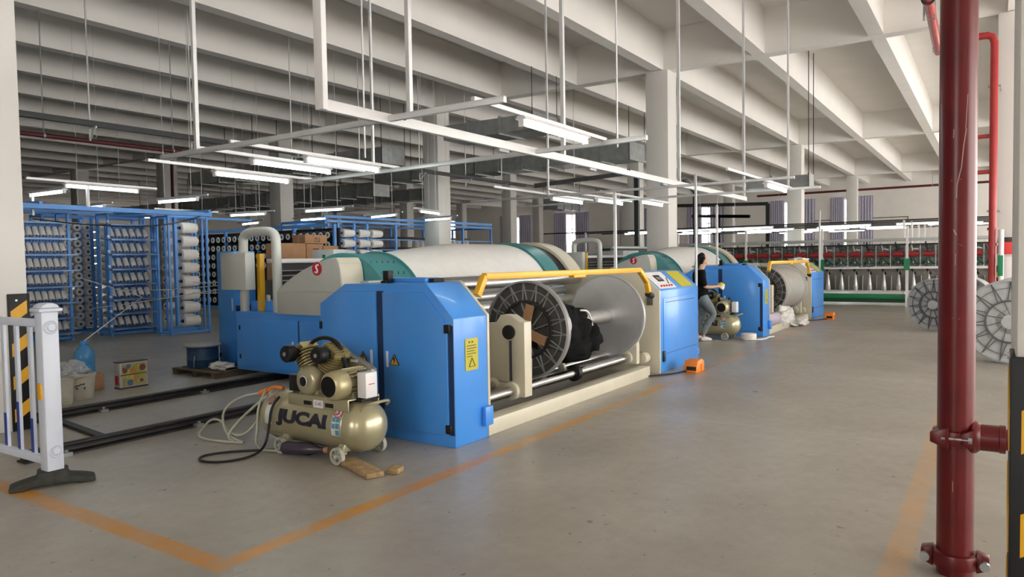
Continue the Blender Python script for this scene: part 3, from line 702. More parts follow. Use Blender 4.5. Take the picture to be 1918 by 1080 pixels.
    gr = MB().lathe([(0, -.001), (.078, -.001), (.078, -.003), (0, -.003)], (mx - .001, my, mz), (1, 0, 0), 28, False)
    for rr in (.025, .045, .065): gr.lathe([(rr, -.004), (rr + .010, -.004), (rr + .010, .0), (rr, .0)], (mx - .002, my, mz), (1, 0, 0), 24, closed=True)
    for k in range(8):
        a = 2 * PI * k / 8; gr.bar((mx - .003, my, mz), (mx - .003, my + .075 * math.cos(a), mz + .075 * math.sin(a)), .012, .006, (1, 0, 0))
    gr.build('fan_grille', black, mt)
    MB().box(mx + .16, mx + .32, my - .09, my + .09, .538, .60).build('motor_foot', gold, mt, bevel=.004)
    # belt guard behind
    gx_ = cx + .16
    bg_ = [(ky + .17, .66), (ky + .12, .79), (ky, .86), (ky - .10, .855), (my + .02, .768), (my - .04, .735), (my - .045, .52), (my + .05, .52), (ky + .05, .55), (ky + .15, .58)]
    g2 = MB().prism(bg_, 'x', gx_, gx_ + .075).build('belt_guard', mat('guard_champagne', (.33, .31, .24, 1), .35, .5, noise=.08), R, bevel=.015)
    MB().box(gx_ - .004, gx_, my + .10, my + .18, .78, .80).build('guard_label', white_enamel, g2)
    # pressure switch with hoses, starter box
    MB().box(cx - .09, cx + .03, ky + .15, ky + .27, .55, .68).box(cx - .07, cx + .01, ky + .17, ky + .25, .52, .55).build('pressure_switch', black, R, bevel=.008)
    MB().cyl((cx - .04, ky + .21, .53), (cx - .04, ky + .21, .49), .02, 10).build('switch_stem', gold_dk, R)
    bx = MB().box(cx - .08, cx + .04, y0 + .275, y0 + .365, .56, .75).build('starter_box', white_enamel, R, bevel=.006)
    MB().box(cx - .05, cx + .01, y0 + .273, y0 + .275, .66, .666).build('box_print', red_print, bx)
    MB().box(cx - .06, cx + .03, y0 + .366, y0 + .385, .54, .76).box(cx - .08, cx + .10, y0 + .32, y0 + .46, .53, .55).build('box_bracket', black, R, bevel=.004)
    for o in set(bpy.data.objects) - before:
        if o.type == 'MESH': o.data.transform(Matrix.Translation((0, -.165, -.075)))
    return R
k1 = compressor(3.885, 3.745, 'champagne air compressor lettered on its tank, beside the nearest blue cabinet')
k2 = dup(k1, (9.08, -.06, 0), 'champagne air compressor partly hidden behind the walking woman')

# hoses and boards around the near compressor
tag(MB().tube([(3.86, 4.86, .47), (3.85, 4.97, .475), (3.86, 5.06, .43)], .014, 10, 1).tube([(3.855, 5.05, .44), (3.86, 5.16, .40)], .022, 10).build('hose_coupling', orange), 'orange hose coupling at the tank end of the lettered compressor', 'hose coupling')
tag(MB().tube([(3.86, 5.15, .405), (3.80, 5.38, .36), (3.74, 5.52, .24), (3.74, 5.52, .10), (3.72, 5.40, .02), (3.70, 5.15, .012), (3.66, 5.28, .012), (3.60, 5.50, .012), (3.62, 5.72, .014), (3.74, 5.82, .05), (3.80, 5.78, .13), (3.80, 5.62, .13), (3.76, 5.48, .05), (3.74, 5.25, .04), (3.80, 5.10, .20), (3.84, 5.03, .38), (3.86, 5.0, .47)], .0105, 8, 3)
    .tube([(3.84, 5.06, .44), (3.80, 5.12, .30), (3.76, 5.08, .14), (3.72, 5.06, .015), (3.66, 4.92, .012), (3.60, 4.86, .012), (3.74, 4.60, .012)], .0105, 8, 3)
    .tube([(3.82, 5.02, .40), (3.80, 5.20, .28), (3.74, 5.35, .14), (3.70, 5.42, .02), (3.68, 5.28, .012)], .0105, 8, 3).build('air_hose', hose_clear), 'pale air hose looped on the floor beside the lettered compressor', 'hose')
tag(MB().tube([(3.74, 4.76, .43), (3.67, 4.78, .35), (3.655, 4.79, .2), (3.62, 4.80, .04), (3.45, 4.74, .012), (3.24, 4.80, .012), (3.16, 4.98, .012), (3.26, 5.12, .012), (3.42, 5.06, .012), (3.58, 4.90, .012), (3.70, 4.74, .012)], .010, 8, 3).build('power_cable', black), 'black power cable hanging over the tank and coiled on the floor', 'cable')
tag(MB().obox((3.68, 4.16 - .32, .02), (.13, .62, .035), (0, 0, -.35)).obox((3.74, 3.52, .022), (.10, .09, .04), (0, 0, .3)).build('plank', mat('chipped_plank', (.36, .24, .12, 1), .8, noise=.3, scale=20, bump=.5), bevel=.004), 'short chipped wooden plank chocked under the near compressor wheel', 'plank')
t = thing('bottle', 'dark bottle lying under the lettered compressor tank', 'bottle', (3.70, 4.35, 0))
MB().lathe([(0, 0), (.045, .0), (.05, .02), (.05, .24), (.03, .30), (.018, .33), (.018, .38), (0, .38)], (3.66, 4.62, .055), (.25, -1, .02), 18, False).build('bottle_body', mat('dark_bottle', (.04, .03, .05, 1), .25, noise=.1), t)
MB().lathe([(0, .37), (.022, .37), (.022, .41), (0, .41)], (3.66, 4.62, .055), (.25, -1, .02), 12, False).build('bottle_cap', card, t)

# ------------------------------------------------------------------ guard rail at the left
R = thing('guard_rail', 'white post and picket barrier on a black rubber foot at left edge', 'barrier', (2.32, 5.38, 0))
p = MB().box(2.265, 2.375, 5.325, 5.435, .10, 1.20).build('post', white_plastic, R, bevel=.012)
MB().box(2.245, 2.395, 5.305, 5.455, 1.195, 1.22).build('cap_rim', white_plastic, p, bevel=.008)
MB().prism([(2.255, 1.22), (2.385, 1.22), (2.37, 1.242), (2.34, 1.256), (2.30, 1.256), (2.27, 1.242)], 'y', 5.315, 5.445).build('post_cap', white_plastic, p, bevel=.012)
for z in (1.09, .24):
    q = MB().lathe([(.048, 0), (.040, .008), (.034, .003)], (2.32, 5.325, z), (0, -1, 0), 24, False).build('cover_plate', white_plastic, p)
    MB().lathe([(0, .012), (.022, .010), (.030, .002)], (2.325, 5.325, z), (0, -1, 0), 18, False).build('bolt_cap', white_plastic, q)
for x, y in ((2.262, 5.38), (2.378, 5.40)):
    MB().obox((x, y, .655), (.02, .055, .11)).build('reflector', mat('amber_reflector', (.85, .42, .02, 1), .25), p, bevel=.008)
d_ = Vector((-.02, 1, 0)).normalized()
for z, h in ((1.115, .055), (.165, .055)): MB().bar(Vector((2.31, 5.45, z)), Vector((2.31, 5.45, z)) + d_ * 1.9, .045, h).build('rail', white_plastic, R, bevel=.006)
for k in range(9):
    c_ = Vector((2.31, 5.61, 0)) + d_ * (.20 * k)
    b_ = MB().bar(c_ + Vector((0, 0, .18)), c_ + Vector((0, 0, 1.10)), .022, .045, (0, 1, 0)).build('picket', white_plastic, R, bevel=.003)
    MB().bar(c_ + Vector((-.012, 0, .20)), c_ + Vector((-.012, 0, .20 + (.24, .34)[k % 2])), .003, .040, (0, 1, 0)).build('reflective_strip', mat('reflective_blue', (.02, .06, .35, 1), .3), b_)
fb = MB()
fb.prism([(-.30, .0), (-.30, .035), (-.24, .055), (-.11, .085), (-.11, .135), (.11, .135), (.11, .085), (.24, .055), (.30, .035), (.30, 0), (.2, .0), (.15, .022), (-.15, .022), (-.2, 0)], 'y', -.10, .10)
bmesh.ops.transform(fb.bm, matrix=Matrix.Translation((2.32, 5.38, 0)) @ Matrix.Rotation(math.radians(-24), 4, 'Z') @ Matrix.Diagonal((.84, .8, .82, 1)), verts=fb.bm.verts)
fb.build('rubber_foot', rubber, R, bevel=.012)

# striped corner guards on the columns
def stripes(cx, cy, sx, sy, label, z1=1.25, n=4, w=.2):
    """L-shaped guard on the column corner; sx, sy point to the open sides"""
    R = thing('corner_guard', label, 'corner guard', (cx, cy, 0))
    t = .012; bx = MB()
    x0, x1 = sorted((cx, cx - sx * w)); y0, y1 = sorted((cy, cy - sy * w))
    bx.box(x0, x1, *sorted((cy, cy + sy * t)), 0, z1).box(*sorted((cx, cx + sx * t)), *sorted((cy + sy * t, cy - sy * w)), 0, z1)
    b = bx.build('guard_body', black, R, bevel=.003)
    gy_ = mat('guard_yellow', (.80, .42, .01, 1), .4)
    for k in range(n):
        z = .08 + k * (z1 - .06) / n; a, b_ = .014, w - .02
        up = (z + .10, z + .22); dn = (z + .0, z + .12)
        e, f = (up, dn) if (sx > 0) == (sy < 0) and sy < 0 else (dn, up)
        MB().prism([(cx - sx * a, e[0]), (cx - sx * a, e[1]), (cx - sx * b_, f[1]), (cx - sx * b_, f[0])], 'y', *sorted((cy + sy * t, cy + sy * (t + .003)))).build('stripe', gy_, b)
        MB().prism([(cy - sy * a, dn[0]), (cy - sy * a, dn[1]), (cy - sy * b_, up[1]), (cy - sy * b_, up[0])], 'x', *sorted((cx + sx * t, cx + sx * (t + .003)))).build('stripe', gy_, b)
    bl = MB()
    for z in (.5, 1.2): bl.cyl((cx - sx * .1, cy + sy * t, z), (cx - sx * .1, cy + sy * (t + .006), z), .010, 8)
    bl.build('bolt', galv_w, b)
    return R

# ------------------------------------------------------------------ guards, pipes and rails
stripes(3.06, 7.445, 1, -1, 'black and yellow corner guard on the column behind the white barrier', 1.26, 4, .17)
stripes(2.41, -.055, -1, 1, 'black and yellow corner guard on the near column at right edge', 1.21, 4, .20)
stripes(18.985, -.055, -1, 1, 'small black and yellow corner guard on the distant column behind the red pipe', 1.19, 4, .22)
tag(MB().box(2.402, 2.41, -.30, -.075, 1.70, 2.12).build('notice', mat('notice_yellow', (.72, .70, .03, 1), .5, noise=.02), bevel=.002), 'yellow notice high on the near column at right edge', 'notice')
R = thing('alarm_box', 'red box mounted on the distant column behind the red pipe', 'box', (18.93, -.22, 1.44))
q = MB().box(18.86, 18.984, -.36, -.09, 1.44, 1.70).build('housing', mat('alarm_red', (.75, .05, .045, 1), .4, noise=.03), R, bevel=.01)
MB().box(18.90, 18.984, -.34, -.14, 1.70, 1.80).build('top_panel', dark_tray, R, bevel=.006)
tag(MB().box(18.93, 18.984, -.36, -.16, .87, 1.38).build('panel', white_enamel, bevel=.006), 'white panel on the distant column below the red box', 'panel')

R = thing('fire_pipe', 'thick dark red vertical fire pipe with clamps in the right foreground', 'pipe', (3.9, .137, 0))
MB().cyl((3.9, .137, 0), (3.9, .137, 7.75), .0755, 40).build('riser', red_pipe, R)
c = MB().lathe([(.076, 0), (.092, .004), (.095, .02), (.095, .05), (.092, .066), (.076, .07)], (3.9, .137, .612), (0, 0, 1), 40, False)
cl = c.build('tee_clamp', red_pipe, R)
MB().lathe([(.074, .0), (.078, .005), (.074, .02), (.060, .035), (.060, .105), (.064, .108), (.064, .13), (.05, .132)], (3.9, .075, .652), (0, -1, 0), 28).build('branch_collar', red_pipe, cl)
MB().cyl((3.9, -.05, .652), (3.9, -.75, .652), .048, 24).build('branch_pipe', red_pipe, R)
MB().prism([(.16, .60), (.235, .63), (.235, .675), (.16, .70)], 'x', 3.80, 3.835).build('clamp_ear', red_pipe, cl, bevel=.004)
MB().prism([(.06, .60), (.115, .63), (.115, .675), (.06, .70)], 'x', 3.805, 3.835).build('clamp_ear', red_pipe, cl, bevel=.004)
MB().cyl((3.812, .19, .65), (3.812, .07, .65), .008, 10).cyl((3.812, .085, .65), (3.812, .07, .65), .015, 6).cyl((3.812, .19, .65), (3.812, .175, .65), .015, 6).build('clamp_bolt', galv, cl)
def coupling(z, par):
    c = MB().lathe([(.076, 0), (.096, .006), (.098, .02), (.098, .055), (.094, .068), (.076, .072)], (3.9, .137, z), (0, 0, 1), 40, False).build('coupling', red_pipe, par)
    for s in (-1, 1):
        y = .137 + s * .125
        MB().prism([(y - s * .04, z - .01), (y + s * .012, z + .012), (y + s * .012, z + .07), (y - s * .04, z + .085)], 'x', 3.865, 3.93).build('coupling_lug', red_pipe, c, bevel=.006)
        MB().cyl((3.845, y - s * .006, z + .038), (3.95, y - s * .006, z + .038), .014, 8).cyl((3.835, y - s * .006, z + .038), (3.86, y - s * .006, z + .038), .021, 10).build('coupling_bolt', galv, c)
coupling(.035, R)
sc = mat('bare_scratch', (.42, .28, .24, 1), .6, noise=.1)
f = lambda u, v: Vector((3.9, .137, v)) + Vector((-math.cos(u), math.sin(u), 0)) * .0762
def scratch(pts, w):
    mb = MB()
    for (a, b), (c_, d) in zip(pts[:-1], pts[1:]):
        mb.face([f(a - w * 4, b), f(a + w * 4, b + .003), f(c_ + w * 4, d + .003), f(c_ - w * 4, d)])
    mb.build('scratch', sc, R)
scratch([(.02, 1.74), (.0, 1.80), (-.22, 1.88), (-.32, 1.97), (-.46, 2.05)], .006); scratch([(-.42, 2.05), (-.52, 2.2)], .004); scratch([(.20, 2.01), (.18, 2.05)], .006)
scratch([(.15, 1.60), (.02, 1.575)], .012); scratch([(-.1, 1.535), (-.3, 1.525)], .012); scratch([(.06, 1.44), (.04, 1.49)], .005); scratch([(.1, .40), (.1, .45)], .004); scratch([(.3, 1.82), (-.2, 1.825)], .002); scratch([(.2, 1.2), (-.2, 1.195)], .002)

R = thing('riser_pipe', 'slim bright red riser pipe beside the distant column', 'pipe', (18.3, .01, 0))
MB().tube([(18.3, .01, 0), (18.3, .01, 5.85), (18.3, .05, 5.98), (18.3, .14, 6.02), (18.3, .62, 6.02)], .075, 16, 0).build('riser', red_bright, R)
for z in (4.95, 2.35): MB().tube([(18.3, .12, z), (18.3, -.10, z), (18.95, -.12, z + .02)], .022, 8).build('wall_bracket', galv, R)
for z in (3.93, 3.18): MB().tube([(18.35, .0, z), (18.35, .55, z)], .045, 10).build('branch', red_bright, R)
MB().tube([(18.3, .0, .72), (18.3, -.12, .71), (18.9, -.2, .71)], .045, 10).build('branch', red_bright, R)
for z in (1.62, 1.95): MB().lathe([(.075, 0), (.10, .0), (.10, .05), (.075, .05)], (18.3, .01, z), (0, 0, 1), 18, False).build('flange', red_bright, R)
MB().cyl((18.2, -.14, 0), (18.2, -.14, 1.95), .05, 12).build('standpipe', white_enamel, R)
tag(MB().box(18.15, 18.25, -.18, -.08, .98, 1.42).build('green_post_box', green, bevel=.01), 'small green box beside the slim red riser pipe', 'box')
R = thing('overhead_pipe', 'bright red sprinkler pipe under the roof at upper right', 'pipe', (12, 1.0, 5.9))
MB().cyl((13.0, .96, 6.0), (19.0, 1.063, 6.0), .085, 16).build('pipe_run', red_bright, R)
MB().lathe([(.08, 0), (.12, 0), (.12, .06), (.08, .06)], (14.9, .99, 6.0), (1, 0, 0), 20, False).build('pipe_flange', dark_tray, R)
for x in (15.8, 18.4): MB().tube([(x, .94, 7.74), (x, .94, 5.86), (x, 1.12, 5.86), (x, 1.12, 7.74)], .02, 6).build('hanger', galv, R)
def red_run(name, label, p0, p1, r, hang):
    R = thing(name, label, 'pipe', p0)
    MB().cyl(p0, p1, r, 12).build('pipe_run', mat('maroon_pipe', (.10, .012, .014, 1), .5), R)
    for t in hang:
        p = Vector(p0).lerp(Vector(p1), t); MB().cyl(p, (p.x, p.y, ztop(p.y)), .012, 6).lathe([(r + .01, -.02), (r + .01, .02)], p, Vector(p1) - Vector(p0), 12, False).build('hanger', galv, R)
red_run('sprinkler_pipe', 'thin dark red pipe under the ceiling at far left', (3.4, 16.0, 4.15), (9.9, 15.9, 4.15), .05, (.2, .55, .97))
red_run('sprinkler_pipe', 'dark red pipe running across the far wall above the distant columns', (52.6, 14.0, 5.70), (52.6, -1.0, 5.72), .075, (.1, .4, .72, .95))
R = thing('drop_pipe', 'dark red drop pipe down the side of a left column', 'pipe', (18.9, 31.0, 0))
MB().cyl((18.8, 30.9, 0), (18.8, 30.9, 6.2), .09, 12).build('pipe_run', mat('maroon_pipe', (.10, .012, .014, 1), .5), R)

def floor_rail(y, x0, x1, label):
    R = thing('floor_rail', label, 'rail', ((x0 + x1) / 2, y, 0))
    MB().prism([(y - .075, 0), (y + .075, 0), (y + .075, .012), (y + .012, .022), (y + .012, .060), (y + .038, .068), (y + .038, .085), (y - .038, .085), (y - .038, .068), (y - .012, .060), (y - .012, .022), (y - .075, .012)], 'x', x0, x1).build('rail_profile', rail_m, R, bevel=.002)
    for k in range(4):
        x = x0 + .25 + k * 1.15
        MB().box(x, x + .07, y - .12, y - .05, 0, .03).cyl((x + .035, y - .09, .03), (x + .035, y - .09, .05), .014, 8).build('rail_clip', galv, R)
floor_rail(6.19, 2.45, 20.5, 'dark steel floor rail nearest the compressor, ending by the white barrier')
floor_rail(7.70, 1.2, 20.5, 'dark steel floor rail further from the compressor')
tag(MB().prism([(3.13, 6.27), (3.20, 6.27), (3.35, 7.62), (3.28, 7.62)], 'z', 0, .03).build('tie_bar', rail_m), 'thin dark tie bar across the two floor rails', 'tie bar')

# ------------------------------------------------------------------ odds and ends at the left
R = thing('bucket', 'ivory plastic bucket with black scrawl, clear bag in its top', 'bucket', (4.05, 8.62, 0))
MB().lathe([(0, 0), (.118, 0), (.122, .01), (.145, .26), (.155, .262), (.155, .285), (.150, .29), (.138, .285), (.12, .03), (0, .03)], (4.05, 8.62, 0), (0, 0, 1), 32, False).build('bucket_body', bucket_m, R)
MB().tube([(4.05, 8.77, .27), (3.93, 8.74, .24), (3.90, 8.62, .20), (3.93, 8.50, .24), (4.05, 8.47, .27)], .005, 6, 2).build('bail', galv, R)
def on_bucket(u, z):
    a = math.atan2(-.90, -.43) + u / .14; r_ = .1235 + (z / .26) * .024
    return (4.05 + r_ * math.cos(a), 8.62 + r_ * math.sin(a), z)
MB().tube([on_bucket(-.06, .15), on_bucket(-.045, .165), on_bucket(-.02, .165), on_bucket(0, .18), on_bucket(.03, .175), on_bucket(.035, .19)], .006, 6).build('scrawl', ink, R)
MB().tube([on_bucket(-.05, .13), on_bucket(-.035, .14)], .008, 6).build('scrawl', ink, R); MB().tube([on_bucket(.03, .12), on_bucket(.04, .135), on_bucket(.035, .145)], .007, 6).build('scrawl', ink, R)
R = thing('bucket', 'ivory ribbed bucket standing behind the white barrier post', 'bucket', (3.68, 8.35, 0))
pr = [(0, 0), (.125, 0)]
for k in range(6): pr += [(.130 + k * .002, .02 + k * .015), (.138 + k * .002, .027 + k * .015), (.132 + k * .002, .034 + k * .015)]
pr += [(.150, .25), (.160, .252), (.160, .27), (.15, .275), (.14, .27), (.12, .03), (0, .03)]
MB().lathe(pr, (3.68, 8.35, 0), (0, 0, 1), 32, False).build('bucket_body', bucket_m, R)
MB().lathe([(0, .262), (.148, .262), (.158, .277), (.158, .285), (0, .285)], (3.68, 8.35, 0), (0, 0, 1), 32, False).build('bucket_lid', bucket_m, R)
tag(MB().lump((3.98, 8.66, .33), (.15, .14, .10), .45, 2.2, 4).build('plastic_bag', bag_clear, ang=80), 'crumpled clear plastic bag in the mouth of the scrawled bucket', 'plastic bag')
R = thing('water_bottle', 'blue water bottle standing behind the white barrier post', 'bottle', (4.35, 9.15, 0))
MB().box(4.2, 4.5, 9.0, 9.30, 0, .20).build('bottle_stand', card, R, bevel=.008)
MB().lathe([(0, 0), (.10, 0), (.11, .02), (.11, .10), (.105, .11), (.11, .12), (.115, .20), (.105, .27), (.06, .33), (.04, .345), (.04, .375), (0, .375)], (4.35, 9.15, .2), (0, 0, 1), 28, False).build('bottle_body', bottle_blue, R)
MB().lathe([(0, 0), (.045, 0), (.045, .035), (0, .035)], (4.35, 9.15, .565), (0, 0, 1), 16, False).build('bottle_cap', mat('bottle_cap', (.05, .25, .7, 1), .4), R)
R = thing('paint_tin', 'oblong paint tin with a colourful fruit print, alone on the floor', 'tin', (4.74, 8.87, 0))
TX0, TX1, TY0, TY1 = 4.58, 4.93, 8.80, 8.93
bd = MB().box(TX0, TX1, TY0, TY1, .008, .322).build('tin_body', mat('tin_white', (.55, .53, .50, 1), .4, noise=.03), R, bevel=.015)
MB().box(TX0 - .005, TX1 + .005, TY0 - .005, TY1 + .005, .315, .332).build('tin_rim', mat('tin_dark', (.06, .03, .02, 1), .4), R, bevel=.006)
MB().box(TX0 - .004, TX1 + .004, TY0 - .004, TY1 + .004, 0, .016).build('tin_rim', mat('tin_dark', (.06, .03, .02, 1), .4), R, bevel=.006)
random.seed(3)
MB().box(TX0 + .03, TX1 - .02, TY0 - .0012, TY0, .03, .165).build('print_patch', mat('print_straw', (.45, .40, .16, 1), .45, noise=.25, scale=25), bd)
MB().box(TX0 + .03, TX1 - .02, TY0 - .0012, TY0, .17, .30).build('print_patch', mat('print_tan', (.46, .36, .18, 1), .45, noise=.25, scale=25), bd)
for k in range(18):
    x = random.uniform(TX0 + .05, TX1 - .05); z = random.uniform(.06, .27); r_ = random.uniform(.018, .04)
    MB().cyl((x, TY0, z), (x, TY0 - .002 - .0003 * k, z), r_, 14).build('print_patch', mat(*[('print_yellow', (.62, .48, .10, 1)), ('print_lime', (.38, .42, .08, 1)), ('print_brown', (.20, .08, .04, 1)), ('print_blue', (.10, .18, .32, 1)), ('print_orange', (.6, .26, .05, 1))][k % 5], .45), bd)
MB().box(TX0 + .01, TX1 - .01, TY0 - .0085, TY0, .164, .171).build('print_band', ink, bd)
MB().box(TX0 - .003, TX0, TY0 + .025, TY1 - .03, .05, .16).build('print_block', red_print, bd)
R = thing('steel_drum', 'small blue steel drum with a pale lid on the pallet', 'drum', (5.9, 9.12, .085))
MB().lathe([(0, 0), (.20, 0), (.205, .01), (.205, .10), (.21, .11), (.205, .12), (.205, .27), (.215, .275), (.215, .29), (0, .29)], (5.9, 9.12, .085), (0, 0, 1), 36, False).build('drum_body', mat('drum_blue', (.02, .075, .17, 1), .45, noise=.15, scale=12), R)
MB().lathe([(0, .29), (.235, .288), (.245, .292), (.245, .305), (.235, .312), (0, .312)], (5.9, 9.12, .085), (0, 0, 1), 36, False).build('drum_lid', mat('drum_lid', (.36, .37, .37, 1), .5), R)
MB().tube([(5.70, 9.0, .26), (5.66, 8.97, .12), (5.72, 9.05, .1)], .007, 6, 1).build('drum_bail', galv, R)
R = thing('pallet', 'dark wooden pallet under the blue drum beside the tall blue cabinet', 'pallet', (6.05, 8.85, 0))
for k in range(7): MB().box(5.62 + k * .14, 5.72 + k * .14, 8.42, 9.42, .065, .084).build('deck_board', wood, R, bevel=.003)
for y in (8.44, 8.87, 9.32): MB().box(5.62, 6.56, y, y + .08, 0, .065).build('bearer', wood, R, bevel=.003)
tag(MB().lump((5.88, 8.68, .13), (.14, .16, .05), .5, 6.1, 3).build('plastic_wrap', whitecloth, ang=80), 'scrap of white wrapping on the pallet at the foot of the blue cabinet', 'wrapping')
R = thing('tall_cabinet', 'tall narrow bright blue cabinet at the left end of the nearest warping machine', 'cabinet', (6.4, 8.98, .085))
q = MB().box(6.2, 6.55, 8.79, 9.18, .085, 1.68).build('cabinet_body', blue, R, bevel=.012)
MB().box(6.19, 6.2, 8.83, 8.85, .85, 1.02).build('handle', white_plastic, q); MB().box(6.19, 6.2, 9.14, 9.165, .18, .24).build('hinge', black, q)
MB().box(6.215, 6.56, 8.765, 8.79, .085, .92).build('side_strip', mat('cabinet_shadow_strip', (.01, .03, .10, 1), .6), q)

# cartons and a white cabinet behind the nearest machine
def carton(x, y0, y1, z0, z1, d, label, print_=True):
    R = thing('carton', label, 'carton', (x + d / 2, (y0 + y1) / 2, z0))
    b = MB().box(x, x + d, y0, y1, z0, z1).build('box', card, R, bevel=.006)
    MB().box(x - .002, x, y0 + .01, y1 - .01, z1 - .045, z1 - .01).build('tape', mat('parcel_tape', (.46, .29, .17, 1), .3), b)
    if print_:
        MB().box(x - .003, x, y0 + (y1 - y0) * .55, y0 + (y1 - y0) * .85, z0 + (z1 - z0) * .45, z0 + (z1 - z0) * .75).build('print', mat('carton_print', (.22, .03, .02, 1), .6), b)
    return R
tag(MB().box(8.12, 9.62, 10.24, 10.78, 0, 1.20).build('stack_platform', mat('platform_dark', (.08, .08, .08, 1), .7), bevel=.01), 'dark platform carrying the cartons behind the nearest machine', 'platform')
CP = mat('carton_print', (.22, .03, .02, 1), .6)
def carton(x0, x1, y0, y1, z0, z1, label, mark=None):
    R = thing('carton', label, 'carton', ((x0 + x1) / 2, (y0 + y1) / 2, z0))
    b = MB().box(x0, x1, y0, y1, z0, z1).build('box', card, R, bevel=.005)
    TP = mat('parcel_tape', (.46, .29, .17, 1), .3)
    MB().box(x0 - .002, x0, (y0 + y1) / 2 - .03, (y0 + y1) / 2 + .03, z0 + .01, z1 - .005).build('tape', TP, b)
    if mark == 'red': MB().box(x0 + (x1 - x0) * .40, x0 + (x1 - x0) * .75, y0 - .002, y0, z0 + (z1 - z0) * .5, z0 + (z1 - z0) * .75).build('print', CP, b)
    if mark == 'end': MB().box(x0 - .003, x0 - .001, y0 + .04, y0 + .16, z0 + .05, z1 - .04).build('print', CP, b)
    if mark == 'sign':
        xm = x0 + (x1 - x0) * .55
        m_ = MB()
        for a, c_ in (((xm - .05, z0 + .03), (xm + .05, z0 + .03)), ((xm + .05, z0 + .03), (xm + .05, z0 + .10)), ((xm + .05, z0 + .10), (xm - .05, z0 + .10)), ((xm - .05, z0 + .10), (xm - .05, z0 + .03)), ((xm - .03, z0 + .09), (xm + .03, z0 + .045))): m_.bar((a[0], y0 - .001, a[1]), (c_[0], y0 - .001, c_[1]), .004, .010)
        m_.build('print', ink, b)
carton(8.20, 8.76, 10.30, 10.68, 1.20, 1.52, 'brown carton in the lowest row of the stack, left one'); carton(8.78, 9.15, 10.30, 10.68, 1.20, 1.52, 'brown carton in the lowest row of the stack, middle one'); carton(9.17, 9.54, 10.30, 10.68, 1.20, 1.52, 'brown carton in the lowest row of the stack, right one')
carton(8.20, 8.76, 10.30, 10.69, 1.52, 1.85, 'widest brown carton in the middle row of the stack'); carton(8.78, 9.15, 10.30, 10.69, 1.52, 1.84, 'brown carton with dark red print in the middle row', 'red'); carton(9.17, 9.54, 10.30, 10.69, 1.52, 1.81, 'brown carton at the right end of the middle row')
carton(8.80, 9.32, 10.36, 10.71, 1.85, 2.01, 'flat brown carton alone on top of the stack with a black mark', 'sign')
R = thing('switch_cabinet', 'white cabinet with a small green switch behind the hood of the nearest machine', 'cabinet', (7.9, 8.75, 0))
q = MB().box(7.75, 7.99, 8.48, 8.96, 0, 1.70).build('cabinet_body', mat('pale_cabinet', (.66, .70, .68, 1), .45), R, bevel=.01)
MB().box(7.738, 7.75, 8.66, 8.72, 1.56, 1.62).build('green_switch', green, q)

# ------------------------------------------------------------------ creels
def frame(R, x0, x1, y0, y1, z1, w=.05, xs=None):
    for x in (xs or (x0, x1)):
        for y in (y0, y1): MB().box(x - w / 2, x + w / 2, y - w / 2, y + w / 2, 0, z1).build('post', blue_light, R)
    for z in (.06, z1):
        for y in (y0, y1): MB().box(x0, x1, y - w / 2, y + w / 2, z - w / 2, z + w / 2).build('rail', blue_light, R)
        for x in (x0, x1): MB().box(x - w / 2, x + w / 2, y0, y1, z - w / 2, z + w / 2).build('rail', blue_light, R)
def cone_proto(name, r0, r1, L, axis, body=yarn_cone_m, detail=True):
    """yarn cone lying along an axis, its tube showing at the near end"""
    o = MB().lathe([(r0 * .42, 0), (r0 * .92, 0), (r0, .012), (r0 * 1.02, L * .3), (r1, L * .97), (r1 * .94, L), (r1 * .4, L)], (0, 0, 0), axis, 20, True).build(name, body, origin=(0, 0, 0))
    if detail:
        MB().lathe([(0, -.006), (r0 * .24, -.004), (r0 * .32, -.008), (r0 * .36, .004), (0, .004)], (0, 0, 0), axis, 14, False).build('paper_tube', tube_m, o)
    return o
def place(proto, used, loc, label, group, cat='yarn cone'):
    o = proto if not used else copy_tree(proto)
    used.append(1); o.location = loc; tag(o, label, cat, group); return o
ROWZ = [2.092, 1.775, 1.458, 1.135, .81, .507, .19]
upr = cone_proto('yarn_cone', .052, .048, .19, (0, .55, 1)); u_used = []
def tray_rack(x0, x1, y, n, label, where):
    R = thing('creel_trolley', label, 'creel', ((x0 + x1) / 2, y + .2, 0))
    frame(R, x0, x1, y, y + .45, 2.60)
    for z in [2.41] + ROWZ:
        t = MB().prism([(y - .16, z - .055), (y + .30, z - .02), (y + .30, z), (y - .15, z - .03), (y - .16, z - .02)], 'x', x0 - .02, x1 + .10).build('tray', mat('tray_steel', (.16, .26, .46, 1), .35, .3), R)
        MB().box(x0 - .045, x0 - .005, y - .05, y - .02, z + .01, z + .06).build('tray_clip', white_enamel, t)
    bk = MB()
    for k in range(n * 2): bk.box(x0 + .03 + k * (x1 - x0 - .05) / (n * 2), x0 + .083 + k * (x1 - x0 - .05) / (n * 2), y + .20, y + .23, .1, 2.4)
    bk.build('back_slats', blue_light, R)
    for i, z in enumerate(ROWZ):
        for k in range(n):
            x = x0 + .10 + k * (x1 - x0 - .10) / (n - .4)
            place(upr, u_used, (x, y + .06, z + .03), 'small white yarn cone on the %s, %s tray down, %s from left' % (where, ORD[i], ORD[k]), 'cones on the ' + where)
tray_rack(6.30, 7.20, 15.6, 7, 'blue tray creel standing just right of the near left column', 'left tray creel')
tray_rack(8.0, 8.95, 15.6, 6, 'blue tray creel standing in front of the column of large cones', 'right tray creel')
